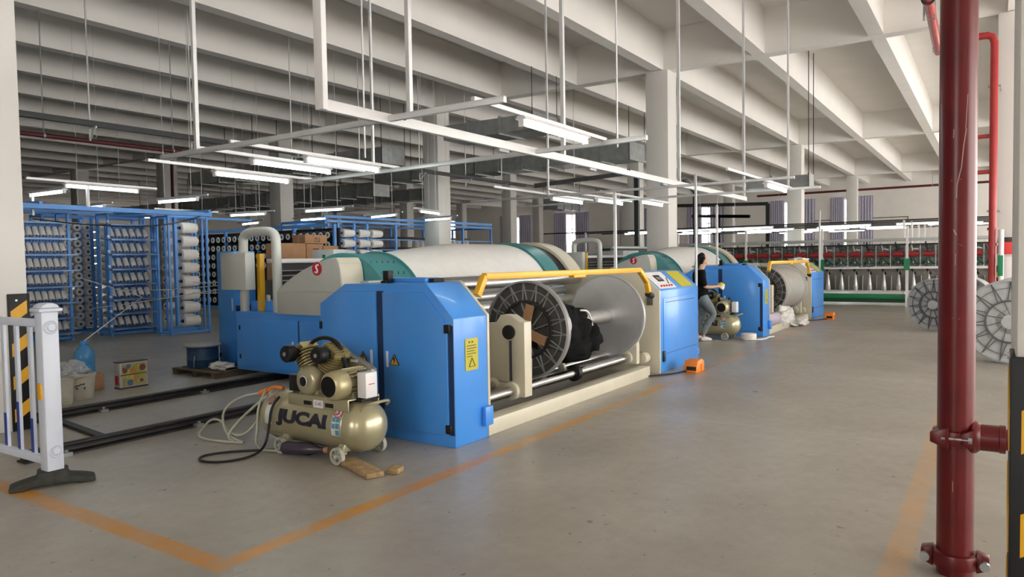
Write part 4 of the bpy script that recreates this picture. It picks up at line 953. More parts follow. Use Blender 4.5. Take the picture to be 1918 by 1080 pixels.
# cones on pins between and behind the tray creels
pin = cone_proto('pin_cone', .085, .070, .20, (0, 1, 0)); p_used = []
R = thing('pin_creel', 'blue pin creel seen through the gap between the two tray creels', 'creel', (7.9, 17.0, 0))
frame(R, 7.2, 9.4, 16.7, 17.2, 2.60, xs=(7.2, 8.2, 9.4))
for k in range(10): MB().box(7.25 + k * .22, 7.28 + k * .22, 17.15, 17.18, .1, 2.5).build('pin_bar', blue_light, R)
for i in range(13):
    for k in range(5):
        place(pin, p_used, (7.72 + k * .215, 16.78, 2.36 - i * .178), 'white yarn cone on the pin creel, %s row down, %s from left' % (ORD[i], ORD[k]), 'cones on the pin creel')
big = cone_proto('large_cone', .118, .108, .36, (1, 0, 0)); b_used = []
R = thing('end_creel', 'blue creel frame holding a column of large white cones', 'creel', (9.0, 14.5, 0))
frame(R, 8.58, 9.46, 14.33, 14.75, 2.52, .04)
for x in (8.80,): MB().box(x - .03, x + .03, 14.42, 14.50, .2, 2.5).build('peg_post', blue_light, R)
pg_ = MB()
for i in range(8): pg_.cyl((8.78, 14.45, 2.287 - .285 * i), (9.30, 14.45, 2.287 - .285 * i), .02, 8)
pg_.build('pegs', rail_m, R)
for i in range(8):
    place(big, b_used, (8.915, 14.45, 2.287 - .285 * i), 'large white cone on the end creel, %s from the top' % ORD[i], 'large cones on the end creel', 'yarn cone')
mid = cone_proto('side_cone', .085, .075, .24, (1, 0, 0)); m_used = []
R = thing('side_creel', 'blue creel between the right tray creel and the large cones', 'creel', (9.2, 15.3, 0))
frame(R, 8.95, 9.85, 15.1, 15.5, 2.55, .04)
for i in range(8):
    for k in range(2):
        place(mid, m_used, (9.02 + k * .42, 15.28, 2.30 - .285 * i), 'white yarn cone on the side creel, %s row down, the %s one' % (ORD[i], ('left', 'right')[k]), 'cones on the side creel')
# long blue top beams
def beam(p0, p1, label, w=.07, h=.07):
    return tag(MB().bar(p0, p1, w, h).build('top_beam', blue_light), label, 'creel beam')
beam((4.6, 12.33, 2.45), (8.3, 12.45, 2.45), 'blue beam along the top of the creels, front one', .05, .075)
for x in (5.3, 8.2): tag(MB().bar((x, 12.30, 2.50), (x, 15.7, 2.62), .05, .05).build('top_beam', blue_light), 'blue cross beam joining the creel beams at the %s end' % ('left' if x < 6 else 'right'), 'creel beam')
beam((5.6, 14.35, 2.60), (9.7, 14.5, 2.60), 'blue beam along the top of the creels, second from the front', .06, .085)
beam((5.6, 14.9, 2.62), (9.9, 15.0, 2.62), 'blue beam along the top of the creels, third from the front', .06, .06)
beam((5.4, 16.4, 2.66), (12.3, 16.6, 2.66), 'blue beam along the top of the creels, rearmost', .06, .06)
tag(MB().bar((12.30, 13.6, 2.42), (12.30, 19.6, 2.42), .06, .08).build('top_beam', blue_light), 'blue beam above the black creel wall', 'creel beam')
# black creel wall, white tubed packages end-on
R = thing('black_creel', 'black backed creel wall with white ringed packages behind the arched conduit', 'creel', (12.6, 16.6, 0))
MB().box(12.62, 12.68, 13.6, 19.5, .30, 2.36).build('back_panel', gap_black, R)
for y in (13.6, 15.1, 16.55, 18.0, 19.5): MB().box(12.44, 12.52, y - .03, y + .03, 0, 2.45).build('post', blue_light, R)
MB().box(12.4, 12.9, 13.6, 19.5, .25, .31).build('rail', blue_light, R)
pk = MB().lathe([(0, .02), (.05, .0), (.105, .02), (.108, .18), (0, .19)], (0, 0, 0), (1, 0, 0), 18, False).build('yarn_package', yarn_black, origin=(0, 0, 0))
MB().lathe([(.036, -.004), (.050, -.012), (.074, -.010), (.082, .008), (.05, .02)], (0, 0, 0), (1, 0, 0), 18, closed=True).build('paper_ring', mat('paper_ring', (.80, .79, .78, 1), .7, noise=.02), pk)
MB().lathe([(0, .005), (.04, .005), (.04, .01), (0, .01)], (0, 0, 0), (1, 0, 0), 12, False).build('tube_core', mat('core_grey', (.10, .10, .12, 1), .7), pk)
k_used = []
for i in range(8):
    for k in range(23):
        y = 19.3 - k * .25
        if (k > 9 and i > 3) or (k > 17 and i > 1): continue
        place(pk, k_used, (12.43, y, 2.18 - .243 * i), 'white ringed package on the black creel wall, %s row down, %s' % (ORD[i], ORD[k] + ' from left' if k < 12 else ORD[22 - k] + ' from right'), 'packages on the black creel wall', 'yarn package')
# farther creel in front of a column
R = thing('far_creel', 'blue open creel behind the drum of the nearest machine', 'creel', (18.5, 16.6, 0))
frame(R, 14.6, 23.0, 16.3, 18.2, 2.72, .07, xs=(14.6, 15.1, 15.75, 16.3, 17.6, 19.4, 21.2, 23.0))
for z in (1.55, 1.87, 2.2): MB().box(14.6, 23, 16.28, 16.32, z - .015, z + .015).build('rail', blue_light, R)
MB().box(17.6, 22.6, 17.0, 17.4, 2.28, 2.34).box(17.6, 22.6, 17.0, 17.4, 1.92, 1.98).build('dark_shelf', dark_tray, R)
MB().box(14.5, 15.6, 16.5, 17.6, .3, 2.4).build('dark_packages', gap_black, R)
MB().box(14.4, 22.8, 16.1, 16.16, 2.80, 2.88).build('rail', blue_light, R)
fc = cone_proto('far_cone', .125, .105, .46, (1, 0, 0)); f_used = []
for i in range(5):
    for k, x in enumerate((15.15, 15.8, 16.35)):
        place(fc, f_used, (x, 16.2, 2.37 - .31 * i), 'white cone on the open creel behind the drum, %s row down, %s from left' % (ORD[i], ORD[k]), 'cones on the far creel')
wc = cone_proto('shelf_cone', .13, .10, .28, (0, 0, 1)); s_used = []
for k in range(12): place(wc, s_used, (19.6 + .27 * k, 17.2, 1.98), 'white cone standing on the dark shelf of the far creel, %s from the left' % ORD[k], 'cones on the shelf of the far creel')
dc = cone_proto('dark_cone', .14, .12, .4, (0, -1, 0), yarn_black); d_used = []
for i in range(3):
    for k in range(12): place(dc, d_used, (17.3 + .45 * k, 16.9, 1.75 - .32 * i), 'black yarn cone in the far creel, %s row, %s along' % (ORD[i], ORD[k]), 'black cones in the far creel')
# loose yarns drawn from the creels to the machine
for i, (p, q_, sag) in enumerate((((7.9, 15.3, 1.0), (6.3, 9.15, 1.20), .05), ((7.3, 15.4, .62), (6.3, 9.15, 1.15), .02), ((9.0, 14.2, 1.12), (6.3, 9.15, 1.25), .02), ((9.0, 14.2, .9), (6.3, 9.15, 1.1), .02), ((7.0, 15.3, 1.36), (6.9, 12.4, .95), .0), ((4.36, 9.16, .60), (6.9, 12.4, .95), .0))):
    p, q_ = Vector(p), Vector(q_)
    tag(MB().tube([p, (p + q_) / 2 - Vector((0, 0, sag)), q_], .007, 5, 2).build('yarn_end', mat('loose_yarn', (.75, .74, .74, 1), .7, noise=0)), ['white yarn end running from the left tray creel to the tall blue cabinet', 'white yarn end running low from the pin creel to the tall blue cabinet', 'white yarn end from the large cones to the cabinet, upper', 'white yarn end from the large cones to the cabinet, lower', 'short yarn end slanting down from the left tray creel', 'yarn end rising from the blue water bottle'][i], 'yarn')
tag(MB().tube([(6.4, 15.2, 2.42), (7.0, 14.6, 2.30), (8.0, 14.0, 2.26), (9.0, 14.0, 2.45), (9.9, 14.2, 2.86)], .012, 6, 2).build('sagging_cable', black), 'black cable sagging in front of the creels', 'cable')

# ------------------------------------------------------------------ overhead lighting frame
def hanger(R, x, y, z, z1=None, w=.03):
    z1 = z1 or ztop(y)
    return MB().box(x - w / 2, x + w / 2, y - w / 2, y + w / 2, z, z1).build('hanger', galv_w, R)
def rail_thing(name, label, p0, p1, w, h, hangers, cat='lighting rail', m=None, hw=.03):
    R = thing(name, label, cat, p0)
    MB().bar(p0, p1, w, h).build('channel', m or galv_w, R, bevel=.003)
    for (x, y) in hangers: hanger(R, x, y, p0[2], None, hw)
    return R
R = rail_thing('overhead_trunking', 'long white trunking crossing overhead above the nearest machine', (3.80, 4.26, 2.70), (15.6, 4.39, 2.70), .055, .085, [(7.62, 4.31), (11.6, 4.36), (15.5, 4.40)], m=white_enamel, hw=.045)
MB().box(3.79, 3.84, 4.215, 4.305, 2.66, 7.74).build('drop_channel', white_enamel, R, bevel=.003)
for x in (6.30, 8.37, 10.9):
    MB().box(x - .09, x + .09, 4.245 + (x - 3.8) * .011, 4.30 + (x - 3.8) * .011, 2.625, 2.655).build('splice_plate', galv, R)
    MB().box(x - .02, x + .02, 4.235 + (x - 3.8) * .011, 4.245 + (x - 3.8) * .011, 2.66, 2.745).build('splice_gap', rail_m, R)
for x in (4.6, 4.65, 4.72, 6.95, 7.0, 9.3, 9.36): MB().cyl((x, 4.225, 2.72), (x, 4.245, 2.72), .008, 8).build('knockout', rail_m, R)
rail_thing('lighting_rail', 'grey cross rail of the overhead lighting frame, nearest the camera', (4.59, 7.75, 2.70), (4.52, 3.05, 2.70), .04, .05, [(4.545, 4.02), (4.575, 7.05)], m=galv_w, hw=.04)
rail_thing('lighting_rail', 'grey cross rail of the overhead lighting frame, farther from the camera', (7.24, 8.6, 2.70), (6.83, 2.9, 2.70), .04, .05, [(7.10, 6.95)], m=galv_w)
rail_thing('lighting_rail', 'thin rail of the second lighting frame, left part', (11.2, 8.4, 2.62), (11.0, 2.4, 2.62), .04, .04, [(11.1, 6.6)], m=galv_w)
rail_thing('lighting_rail', 'thin rail of the second lighting frame, right part', (13.0, 8.4, 2.62), (12.9, 2.4, 2.62), .04, .04, [(12.92, 2.92)], m=galv_w)
LF = []
def light(x0, y0, x1, y1, z, label, group=None, rod=None, rail=(.55, .35), post=False):
    c = Vector(((x0 + x1) / 2, (y0 + y1) / 2, z)); d = Vector((x1 - x0, y1 - y0, 0)); L = d.length; d.normalize(); sd = Vector((-d.y, d.x, 0))
    R = thing('tube_light', label, 'tube light', (c.x, c.y, z), group)
    mb = MB()
    A = [(-.055, .035), (-.03, .062), (.03, .062), (.055, .035), (.05, .03), (-.05, .03)]
    a = c - d * L / 2; b = c + d * L / 2
    VA = [mb.bm.verts.new(a + sd * u + Vector((0, 0, v))) for u, v in A]; VB = [mb.bm.verts.new(b + sd * u + Vector((0, 0, v))) for u, v in A]
    mb.bm.faces.new(VA); mb.bm.faces.new(VB)
    for i in range(6): mb.bm.faces.new((VA[i], VA[(i+1) % 6], VB[(i+1) % 6], VB[i]))
    h = mb.build('reflector', white_enamel, R)
    for e in (a + d * .02, b - d * .02): MB().obox(e, (.03, .05, .06), (0, 0, math.atan2(d.y, d.x))).build('lamp_holder', white_enamel, R)
    MB().cyl(a + d * .03, b - d * .03, .020, 10).build('tube', lamp, R)
    if rail: MB().bar(a - d * rail[0] + Vector((0, 0, .078)), b + d * rail[1] + Vector((0, 0, .078)), .035, .035).build('mounting_rail', galv_w, R)
    if post:
        q = c + d * post; MB().box(q.x - .02, q.x + .02, q.y - .02, q.y + .02, 2.47, z + .08).build('support_post', white_enamel, R)
    if rod:
        for q in (a + d * .2, b - d * .2): MB().cyl(q + Vector((0, 0, .06)), (q.x, q.y, ztop(q.y)), .005, 6).build('suspension_rod', galv_w, R)
    return R
light(5.20, 3.355, 6.45, 3.386, 2.66, 'tube light nearest the aisle, under the right end of the lighting frame', rail=(.7, .45))
light(5.27, 7.08, 6.51, 7.15, 2.66, 'tube light on the second rail of the lighting frame, left of the trunking', rail=(.72, .66))
light(5.53, 6.48, 6.78, 6.55, 2.66, 'tube light of the lighting frame hanging closest to the trunking on its left', rail=(1.0, .4))
light(5.63, 8.34, 6.88, 8.42, 2.66, 'tube light lowest on the left, above the arched conduit', rail=(.9, .45))
light(6.31, 15.06, 6.35, 13.81, 2.84, 'tube light at far left above the creels, running across', post=-.55)
light(5.63, 12.28, 6.88, 12.37, 2.78, 'tube light above the left tray creel, running along the aisle', post=-.25)
for i, (x0, y0, x1, y1, t) in enumerate(((8.70, 14.87, 8.84, 13.65, 'above the large white cones'), (12.4, 17.65, 12.65, 16.45, 'above the black creel wall, left one'), (12.76, 14.98, 12.95, 13.75, 'above the cartons'), (15.32, 18.2, 15.25, 16.95, 'behind the cartons, lower'), (15.9, 15.7, 15.65, 14.45, 'above the far creel, left one'), (15.0, 13.0, 16.2, 13.3, 'above the far creel, running along the aisle'), (18.4, 15.7, 18.2, 14.45, 'above the far creel, right one'), (15.5, 21.4, 15.2, 20.1, 'above the black creel wall, small and far'), (11.29, 6.65, 12.53, 6.69, 'above the hood of the farther machine'), (12.2, 6.2, 13.4, 6.24, 'above the farther machine, second from its left'), (13.2, 5.75, 14.4, 5.79, 'above the farther machine beside the big column'), (11.53, 2.94, 12.78, 2.93, 'over the aisle beside the distant column'), (10.5, 17.5, 11.7, 17.6, 'behind the large cones, low'), (10.2, 19.6, 11.4, 19.7, 'far behind the tray creels'), (8.4, 17.9, 8.5, 16.7, 'behind the gap between the tray creels'))):
    light(x0, y0, x1, y1, 2.577 if 8 <= i <= 11 else 2.84, 'tube light ' + t, rod=None if 8 <= i <= 11 else ztop(y0), rail=(1.9, .5) if 8 <= i <= 11 else (.4, .3))
LROW = [(26.5, [7.4, 9.2, 11.2]), (29.2, [2.0, 4.6, 8.8, 12.6]), (32.0, [1.2, 5.2, 7.9, 11.0]), (35.0, [.2, 4.0, 6.2, 9.0, 12.4]), (38.5, [4.2, 7.4, 10.4]), (42.5, [6.6, 9.2])]
for i, (x, ys) in enumerate(LROW):
    z = 2.56 + .05 * i
    R = thing('light_row_rail', 'dark rail carrying tube lights over the twisting machines, %s row back' % ORD[i], 'lighting rail', (x, 4, z))
    MB().bar((x, -6, z), (x, 16, z), .05, .045).build('channel', rail_m, R)
    for y in (-4.2, 2.4, 14): MB().box(x - .03, x + .03, y - .03, y + .03, 0, z).build('support_post', white_enamel, R)
    for k, y in enumerate(ys): light(x, y + .9, x, y - .9, z - .085, 'distant tube light over the twisting machines, %s row back, %s from right' % (ORD[i], ORD[k]), 'tube lights over the twisting machines', rail=None)
rail_thing('utility_post', 'slim grey post rising beside the control cabinet of the nearest machine', (10.24, 3.60, .0), (10.24, 3.60, 2.7), .03, .03, [], 'post', galv_w)
rail_thing('utility_post', 'slim grey post rising behind the drum of the nearest machine', (11.1, 5.3, .0), (11.1, 5.3, 2.6), .045, .045, [], 'post', white_enamel)
rail_thing('utility_post', 'slim grey post behind the farther control cabinet', (19.35, 3.62, .0), (19.35, 3.62, 2.6), .04, .04, [], 'post', galv_w)
rail_thing('utility_post', 'slim white post rising from the farther machine behind the woman', (15.5, 4.98, 1.3), (15.5, 4.98, 2.6), .04, .04, [], 'post', white_enamel)
for i, (x, y, z) in enumerate(((5.9, 5.9, 2.72), (7.05, 3.33, 2.72))):
    R = thing('hanging_rod', 'thin hanging rod of the lighting frame, %s' % ['left of the trunking over the drum', 'right of the trunking near the aisle'][i], 'rod', (x, y, z))
    MB().cyl((x, y, z - .05), (x, y, ztop(y)), .010, 8).build('rod', galv_w, R)

# dark cable tray on brackets
def tray(label, pts, hang, w=.12, h=.10):
    R = thing('cable_tray', label, 'cable tray', pts[0])
    mb = MB()
    for a, b in zip(pts[:-1], pts[1:]): mb.bar(a, b, w, h)
    mb.build('tray', dark_tray, R)
    for t, seg in hang:
        p = Vector(pts[seg]).lerp(Vector(pts[seg + 1]), t)
        b = MB().cyl((p.x, p.y + w, p.z - .30), (p.x, p.y + w, ztop(p.y + w)), .016, 6).bar((p.x, p.y + w, p.z - .07), (p.x, p.y - w, p.z - .07), .03, .03).bar((p.x, p.y + w, p.z - .28), (p.x, p.y - w * .8, p.z - .07), .022, .022).build('bracket', galv_w, R)
    return R
tray('long dark cable tray hung on brackets at upper left', [(3.2, 13.95, 4.15), (22.0, 14.05, 4.15)], [(.20, 0), (.31, 0), (.45, 0), (.57, 0), (.70, 0), (.82, 0), (.93, 0)])
tray('dark cable tray rising and dropping beside the big middle column', [(21.9, 13.6, 4.1), (23.5, 10.9, 4.45), (24.0, 10.6, 4.45), (24.0, 10.6, 1.9)], [(.5, 0)], .16, .14)
tray('dark cable tray dropping left of the big middle column', [(20.5, 7.9, 4.1), (24, 8.45, 3.7), (24, 8.45, 1.9)], [(.3, 0)], .14, .12)
tray('dark cable tray on the far side beyond the big middle column', [(50, 18.9, 5.15), (50, 12.8, 4.95), (50, 12.6, 4.95), (50, 12.6, 2.0)], [(.3, 0), (.8, 0)], .25, .22)
tray('dark cable tray dropping near the far wall, left leg', [(49, 17.5, 4.3), (49, 13.5, 4.1), (49, 15.6, 4.2), (49, 15.6, 1.9)], [(.2, 0), (.5, 0), (.8, 0)], .22, .2)

# galvanised ducts
def duct(label, x0, x1, y0, y1, z0, z1, lip=True):
    R = thing('air_duct', label, 'air duct', ((x0 + x1) / 2, (y0 + y1) / 2, z0))
    b = MB().box(x0, x1, y0, y1, z0, z1).build('duct_body', galv, R)
    fl = MB(); y = y0 + .6
    ln = abs(y1 - y0) > abs(x1 - x0)
    n = int((y1 - y0 if ln else x1 - x0) / 1.1)
    for k in range(n + 1):
        if ln:
            y = y0 + k * 1.1; MB().box(x0 - .04, x1 + .04, y - .015, y + .035, z0 - .04, z1 + .04).build('duct_flange', galv, R)
        else:
            x = x0 + k * 1.1; MB().box(x - .015, x + .035, y0 - .04, y1 + .04, z0 - .04, z1 + .04).build('duct_flange', galv, R)
        if k % 3 == 0:
            if ln:
                for x in (x0 - .06, x1 + .06): MB().cyl((x, y, z0 - .06), (x, y, ztop(y)), .012, 6).build('duct_rod', rail_m, R)
            else:
                for yy in (y0 - .06, y1 + .06): MB().cyl((x, yy, z0 - .06), (x, yy, ztop(yy)), .012, 6).build('duct_rod', rail_m, R)
    return R
duct('galvanised air duct hanging behind the nearest tube light', 16.6, 17.8, 10.3, 13.4, 5.0, 5.42)
duct('galvanised air duct hanging left of the middle column', 17.4, 18.4, 16.6, 27.5, 4.75, 5.25)
duct('galvanised air duct running behind the second column from the right', 23.0, 24.2, 10.4, 22.5, 4.9, 5.45)
duct('galvanised air duct far back at left', 24.5, 25.5, 24, 46, 4.6, 5.2)
duct('galvanised air duct low and far at left', 30.5, 31.5, 26, 44, 4.9, 5.5)
duct('dark galvanised duct beside the far windows', 44, 48, 25.5, 26.5, 5.0, 5.7)
duct('galvanised duct end right of the big middle column', 23.5, 24.1, 4.7, 6.6, 3.62, 3.95)

# ------------------------------------------------------------------ twisting machine
def twister(x, y0, y1, label, dy=.37):
    R = thing('twisting_machine', label, 'textile machine', (x, (y0 + y1) / 2, 0))
    MB().box(x + .12, x + .6, y0, y1, .09, .16).build('base_skirt', dgreen, R)
    MB().box(x + .02, x + .10, y0, y1, .20, .34).build('green_rail', green, R, bevel=.006)
    MB().box(x + .10, x + .55, y0, y1, .10, .20).build('lower_beam', dgreen, R)
    MB().box(x - .06, x + .4, y0, y1, .41, .44).build('spindle_rail', galv_w, R, bevel=.004)
    MB().box(x + .30, x + .32, y0, y1, .44, 1.06).build('back_panel', mat('twister_panel', (.33, .31, .275, 1), .6, noise=.15, scale=3), R)
    MB().box(x - .06, x + .30, y0, y1, 1.055, 1.095).build('middle_rail', white_enamel, R, bevel=.004)
    MB().box(x + .25, x + .27, y0, y1, 1.12, 1.72).build('mechanism_panel', mat('mechanism_grey', (.20, .22, .20, 1), .6, noise=.7, scale=14), R)
    MB().box(x - .05, x + .5, y0, y1, 1.84, 1.92).build('top_rail', mat('top_rail_grey', (.42, .46, .45, 1), .4), R, bevel=.006)
    MB().box(x + .05, x + .3, y0, y1, 1.72, 1.76).build('dark_rail', rail_m, R)
    n = int((y1 - y0) / dy); rnd = random.Random(5)
    for k in range(n):
        y = y0 + .2 + k * dy
        s_ = MB().lathe([(0, 0), (.065, 0), (.072, .01), (.072, .13), (.062, .14), (.060, .20), (.022, .46), (.012, .48), (.010, .56), (0, .56)], (x + .08, y, .44), (0, 0, 1), 16, False).build('spindle', mat('spindle_silver', (.62, .62, .61, 1), .35, .55), R)
        MB().box(x + .10, x + .29, y - dy / 2 - .006, y - dy / 2 + .006, .44, .86).build('partition', galv_w, R)
        MB().cyl((x + .02, y - .13, 1.47), (x + .02, y + .13, 1.47), .075, 16).build('roller', red_roll, R)
        tkn = MB()
        tkn.bar((x + .10, y - .14, 1.18), (x - .02, y - .02, 1.34), .05, .03).bar((x + .10, y + .15, 1.18), (x, y + .05, 1.36), .04, .03).cyl((x, y - .05, 1.24), (x + .1, y - .05, 1.24), .05, 10).cyl((x, y + .08, 1.29), (x + .1, y + .08, 1.29), .04, 10)
        tkn.build('drive_arm', dgreen, R)
        MB().bar((x + .1, y - .16, 1.12), (x + .1, y - .16, 1.84), .02, .02).build('strut', galv_w, R)
        MB().cyl((x - .03, y, 1.24), (x + .05, y, 1.24), .018, 8).build('thread_eye', white_enamel, R)
        g_ = MB().bar((x - .02, y + .02, 1.56), (x + .12, y + .09, 1.80), .022, .05).bar((x + .02, y - .12, 1.60), (x + .02, y + .0, 1.62), .03, .03)
        g_.build('guide_arm', dark_tray if k % 2 else galv_w, R)
        MB().bar((x + .08, y - .05, .9), (x + .12, y + .05, 1.05), .05, .04).build('stop_lever', rail_m, R)
    for y in [y0 + .35 + i * 2.22 for i in range(int((y1 - y0) / 2.22) + 1)]:
        MB().box(x - .12, x - .04, y - .035, y + .035, 0, 1.25).box(x - .06, x, y - .03, y + .03, 1.25, 2.25).build('leg_post', white_enamel, R)
        MB().box(x - .16, x - .10, y - .07, y + .07, 1.02, 1.34).build('green_bracket', green, R)
    return R
twister(22.9, -2.8, 9.2, 'long twisting machine with silver spindles and red rollers at the end of the aisle')
R = thing('end_cabinet', 'white control cabinet between the two warping machines, in the distance', 'cabinet', (21.5, 10.2, 0))
MB().box(21.0, 22.2, 9.75, 11.4, 0, 1.72).build('cabinet_body', mat('cabinet_pale', (.60, .62, .62, 1), .45), R, bevel=.02)
MB().box(20.985, 21.0, 10.6, 11.1, 1.35, 1.65).build('vent', galv, R)
# second far machine glimpsed behind
R = thing('twisting_machine', 'dark frame of a second twisting machine behind the drum of the nearest machine', 'textile machine', (30, 16, 0))
MB().box(28, 36, 13.6, 14.2, 0, 1.9).build('machine_body', mat('mechanism_dark', (.035, .04, .035, 1), .6), R)
MB().box(28, 36, 13.5, 14.3, 1.9, 1.98).build('top_rail', mat('top_rail_grey', (.42, .46, .45, 1), .4), R)

# ------------------------------------------------------------------ big spools at the right
def spool(x, y, r, length, ang, label):
    R = thing('flanged_spool', label, 'spool', (x, y, 0))
    d = Vector((math.cos(ang), math.sin(ang), 0)); p1 = Vector((x, y, r)) + d * length
    spoked_flange('flange', flange_light, rib_dark, R, x, y, r, r, .05, 30, -1, d, .5, .16, .010)
    spoked_flange('flange', flange_light, rib_dark, R, p1.x, p1.y, r, r, .05, 30, 1, d, .5, .16, .010)
    MB().cyl((x, y, r), p1, r * .3, 28).build('barrel', alu, R)
    return R
spool(11.64, -.20, .56, 1.35, -.10, 'grey flanged spool on the floor nearest the right column')
spool(15.9, .93, .50, 1.35, -.42, 'grey flanged spool on the floor behind the thick red pipe')

# white roll on the floor by the far cabinet
R = thing('tape_roll', 'low white roll of webbing on the floor by the farther blue cabinet', 'roll', (12.95, 3.66, 0))
pr = [(.04, 0)]
for k in range(4): pr += [(.13, .006 + k * .030), (.134, .015 + k * .030), (.13, .026 + k * .030)]
MB().lathe(pr + [(.04, .125)], (12.95, 3.60, 0), (0, 0, 1), 28, closed=True).build('coil', whitecloth, R)
MB().tube([(12.96, 3.47, .01), (13.2, 3.36, .008), (13.45, 3.40, .008), (13.62, 3.33, .008)], .012, 6, 2).build('loose_end', whitecloth, R)

R = thing('wall_conduit', 'thin dark conduit stepping across the far wall above the twisting machine', 'conduit', (58.9, 9, 4.3))
MB().tube([(58.95, 14.5, 4.05), (58.95, 5.1, 4.10), (58.95, 5.1, 2.0)], .03, 6).build('conduit', rail_m, R)
MB().tube([(58.95, 8.7, 7.7), (58.95, 8.7, 2.5)], .035, 6).build('conduit', rail_m, R)

# ------------------------------------------------------------------ the woman in the aisle
def skin(name, m, chains, parent, sub=2, root=0):
    """chains: list of lists of (point, radius); shared points join"""
    V, E_, Rd = [], [], []
    def vid(p, r):
        for i, q in enumerate(V):
            if (Vector(q) - Vector(p)).length < 1e-5: return i
        V.append(p); Rd.append(r); return len(V) - 1
    for ch in chains:
        ids = [vid(p, r) for p, r in ch]
        E_ += [(a, b) for a, b in zip(ids[:-1], ids[1:]) if a != b]
    me = bpy.data.meshes.new(name); me.from_pydata(V, E_, [])
    o = bpy.data.objects.new(name, me); COL.objects.link(o)
    md = o.modifiers.new('skin', 'SKIN'); md.use_smooth_shade = True
    sl = me.skin_vertices[0].data
    for i, r in enumerate(Rd):
        sl[i].radius = r if isinstance(r, tuple) else (r, r); sl[i].use_root = (i == root)
    sb = o.modifiers.new('sub', 'SUBSURF'); sb.levels = sub; sb.render_levels = sub
    bpy.context.view_layer.update()
    me2 = bpy.data.meshes.new_from_object(o.evaluated_get(bpy.context.evaluated_depsgraph_get()))
    bpy.data.objects.remove(o); bpy.data.meshes.remove(me)
    for p in me2.polygons: p.use_smooth = True
    me2.materials.clear(); me2.materials.append(m); me2.name = name
    o = bpy.data.objects.new(name, me2); COL.objects.link(o); o.parent = parent
    return o
PR = thing('person', 'woman in a black top and grey jeans walking with a yarn cone in her hands', 'person', (12.47, 4.27, 0))
fw = Vector((.60, -.80, 0)); lt = Vector((-.80, -.60, 0))      # forward, and the side nearest the camera
def W(f, s, z): return tuple(fw * f + lt * s + Vector((0, 0, z)))
hip = (W(-.05, 0, .80), .085)
spine = [hip, (W(-.06, 0, .93), (.105, .085)), (W(-.07, 0, 1.08), (.12, .09)), (W(-.06, 0, 1.20), (.115, .08)), (W(-.04, 0, 1.285), .045), (W(-.015, 0, 1.34), .048), (W(.0, 0, 1.40), (.074, .082)), (W(.0, 0, 1.475), (.076, .086)), (W(-.01, 0, 1.53), .05)]
nose = [spine[6], (W(.085, 0, 1.395), .012)]
chin = [spine[5], (W(.055, 0, 1.345), .028)]
chains = [spine, nose, chin]
LEG = {}
for s, kn, an, toe in ((1, (.175, .47), (-.03, .085), (.12, .028)), (-1, (.04, .45), (-.08, .09), (.06, .03))):
    c = [hip, (W(-.03, .062 * s, .74), .070), (W((kn[0] - .02) * .55, .075 * s, (kn[1] + .78) / 2), .066), (W(kn[0], .085 * s, kn[1]), .052), (W((kn[0] + an[0]) / 2 - .02, .08 * s, (kn[1] + an[1]) / 2 + .03), .047), (W(an[0], .08 * s, an[1]), .033), (W(an[0] + .05, .08 * s, .045), .034), (W(toe[0], .085 * s, toe[1]), .026)]
    LEG[s] = c; chains.append(c)
ARM = {}
for s in (1, -1):
    sh = spine[3]
    c = [sh, (W(-.055, .145 * s, 1.215), .048), (W(-.05, .185 * s, 1.09), .042), (W(-.02, .19 * s, .965), .036), (W(.10, .16 * s, .955), .032), (W(.215, .09 * s, .965), .022), (W(.255, .065 * s, .965), (.026, .020))]
    ARM[s] = c; chains.append(c)
    pal = c[-1]
    for q, (dz, L) in enumerate(((.024, .070), (.008, .078), (-.008, .074), (-.022, .060))):
        k1 = (W(.29, .055 * s, .965 + dz), .0085); k2 = (W(.29 + L * .5, .045 * s, .965 + dz), .008); k3 = (W(.29 + L * .8, .022 * s, .962 + dz), .007)
        chains.append([pal, k1, k2, k3])
    chains.append([pal, (W(.265, .03 * s, .995), .010), (W(.30, .012 * s, 1.015), .009), (W(.32, .004 * s, 1.02), .007)])
body = skin('body', skin_m, chains, PR)
shirt = [[(p, tuple(x + .016 for x in (r if isinstance(r, tuple) else (r, r)))) for p, r in [(W(-.015, 0, .70), (.135, .135)), (W(-.015, 0, .79), (.135, .135)), (W(-.03, 0, .93), (.118, .11))] + spine[2:4] + [(W(-.048, 0, 1.262), (.055, .055))]]]
for s in (1, -1): shirt.append([shirt[0][4]] + [(p, r + .016) for p, r in ARM[s][1:4]])
skin('shirt', blackcloth, shirt, PR)
yk = []
for s in (1, -1): yk.append([(W(-.050, .03 * s, 1.262), .045), (W(-.060, .10 * s, 1.252), .046), (W(-.062, .168 * s, 1.215), .036)])
for i in range(2): skin('shoulder_panel', mat('grey_cloth', (.30, .30, .31, 1), .85), [yk[i]], PR)
skin('collar', blackcloth, [[(W(-.045, -.0, 1.275), .056), (W(-.03, 0, 1.315), .054)]], PR, 1)
jn = [(W(-.03, 0, .84), (.118, .115)), (W(-.03, 0, .79), (.125, .12))]
skin('jeans', jeans_m, [jn] + [[jn[1]] + [(W(-.02, .070 * s, .74), .108), (LEG[s][2][0], .088)] + [(p, r + .014) for p, r in LEG[s][3:5]] + [(tuple(Vector(LEG[s][5][0]) + Vector((0, 0, .02))), .050)] for s in (1, -1)], PR)
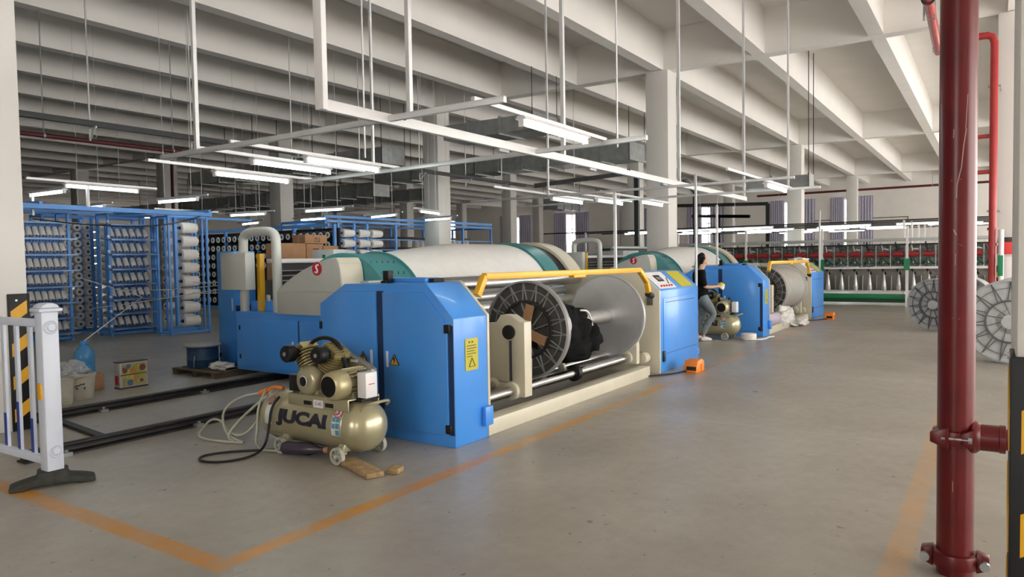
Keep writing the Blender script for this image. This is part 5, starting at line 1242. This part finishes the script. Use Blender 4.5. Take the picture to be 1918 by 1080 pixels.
for s in (1, -1):
    a = LEG[s][5][0]; t = LEG[s][7][0]; d = (Vector(t) - Vector(a)); d.z = 0; d.normalize()
    b0 = Vector((a[0], a[1], 0))
    skin('shoe', mat('white_trainer', (.75, .73, .70, 1), .6), [[(tuple(b0 - d * .045 + Vector((0, 0, .045))), (.040, .045)), (tuple(b0 + d * .03 + Vector((0, 0, .05))), (.043, .050)), (tuple(b0 + d * .10 + Vector((0, 0, .038))), (.043, .036)), (tuple(b0 + d * .17 + Vector((0, 0, .030))), (.034, .028))]], PR, 2)
skin('hair', hair_m, [[(W(.045, 0, 1.515), .055), (W(-.005, 0, 1.505), (.085, .080)), (W(-.055, 0, 1.46), (.080, .075)), (W(-.085, 0, 1.38), .062), (W(-.10, 0, 1.29), .050), (W(-.105, 0, 1.20), .036), (W(-.10, 0, 1.14), .018)]], PR)
for s in (1, -1):
    skin('hair_side', hair_m, [[(W(.02, .062 * s, 1.49), .034), (W(-.02, .070 * s, 1.43), .034), (W(-.05, .062 * s, 1.36), .028)]], PR, 1)
    o = MB().ball(tuple(Vector((12.47, 4.27, 0)) + Vector(W(.070, .030 * s, 1.425))), (.009, .009, .009), 8, 6).build('eye', ink, PR)
    o = MB().ball(tuple(Vector((12.47, 4.27, 0)) + Vector(W(.0, .076 * s, 1.40))), (.012, .012, .024), 8, 6).build('ear', skin_m, PR)
MB().ball(tuple(Vector((12.47, 4.27, 0)) + Vector(W(.072, 0, 1.362))), (.012, .012, .006), 8, 6).build('mouth', mat('lips', (.40, .12, .10, 1), .5), PR)
hc = Vector((12.47, 4.27, 0)) + Vector(W(.335, 0, .965))
HC = thing('held_cone', 'small yellow topped white yarn cone held in the walking woman\'s hands', 'yarn cone', hc)
MB().lathe([(.02, -.045), (.060, -.045), (.064, -.03), (.062, .01), (.02, .015)], hc, (.3, -.4, .85), 20, closed=True).build('yarn_body', yarn_cone_m, HC)
MB().lathe([(0, .012), (.056, .012), (.058, .02), (.045, .055), (.0, .058)], hc, (.3, -.4, .85), 20, False).build('yellow_top', mat('cone_yellow', (.80, .62, .06, 1), .5), HC)
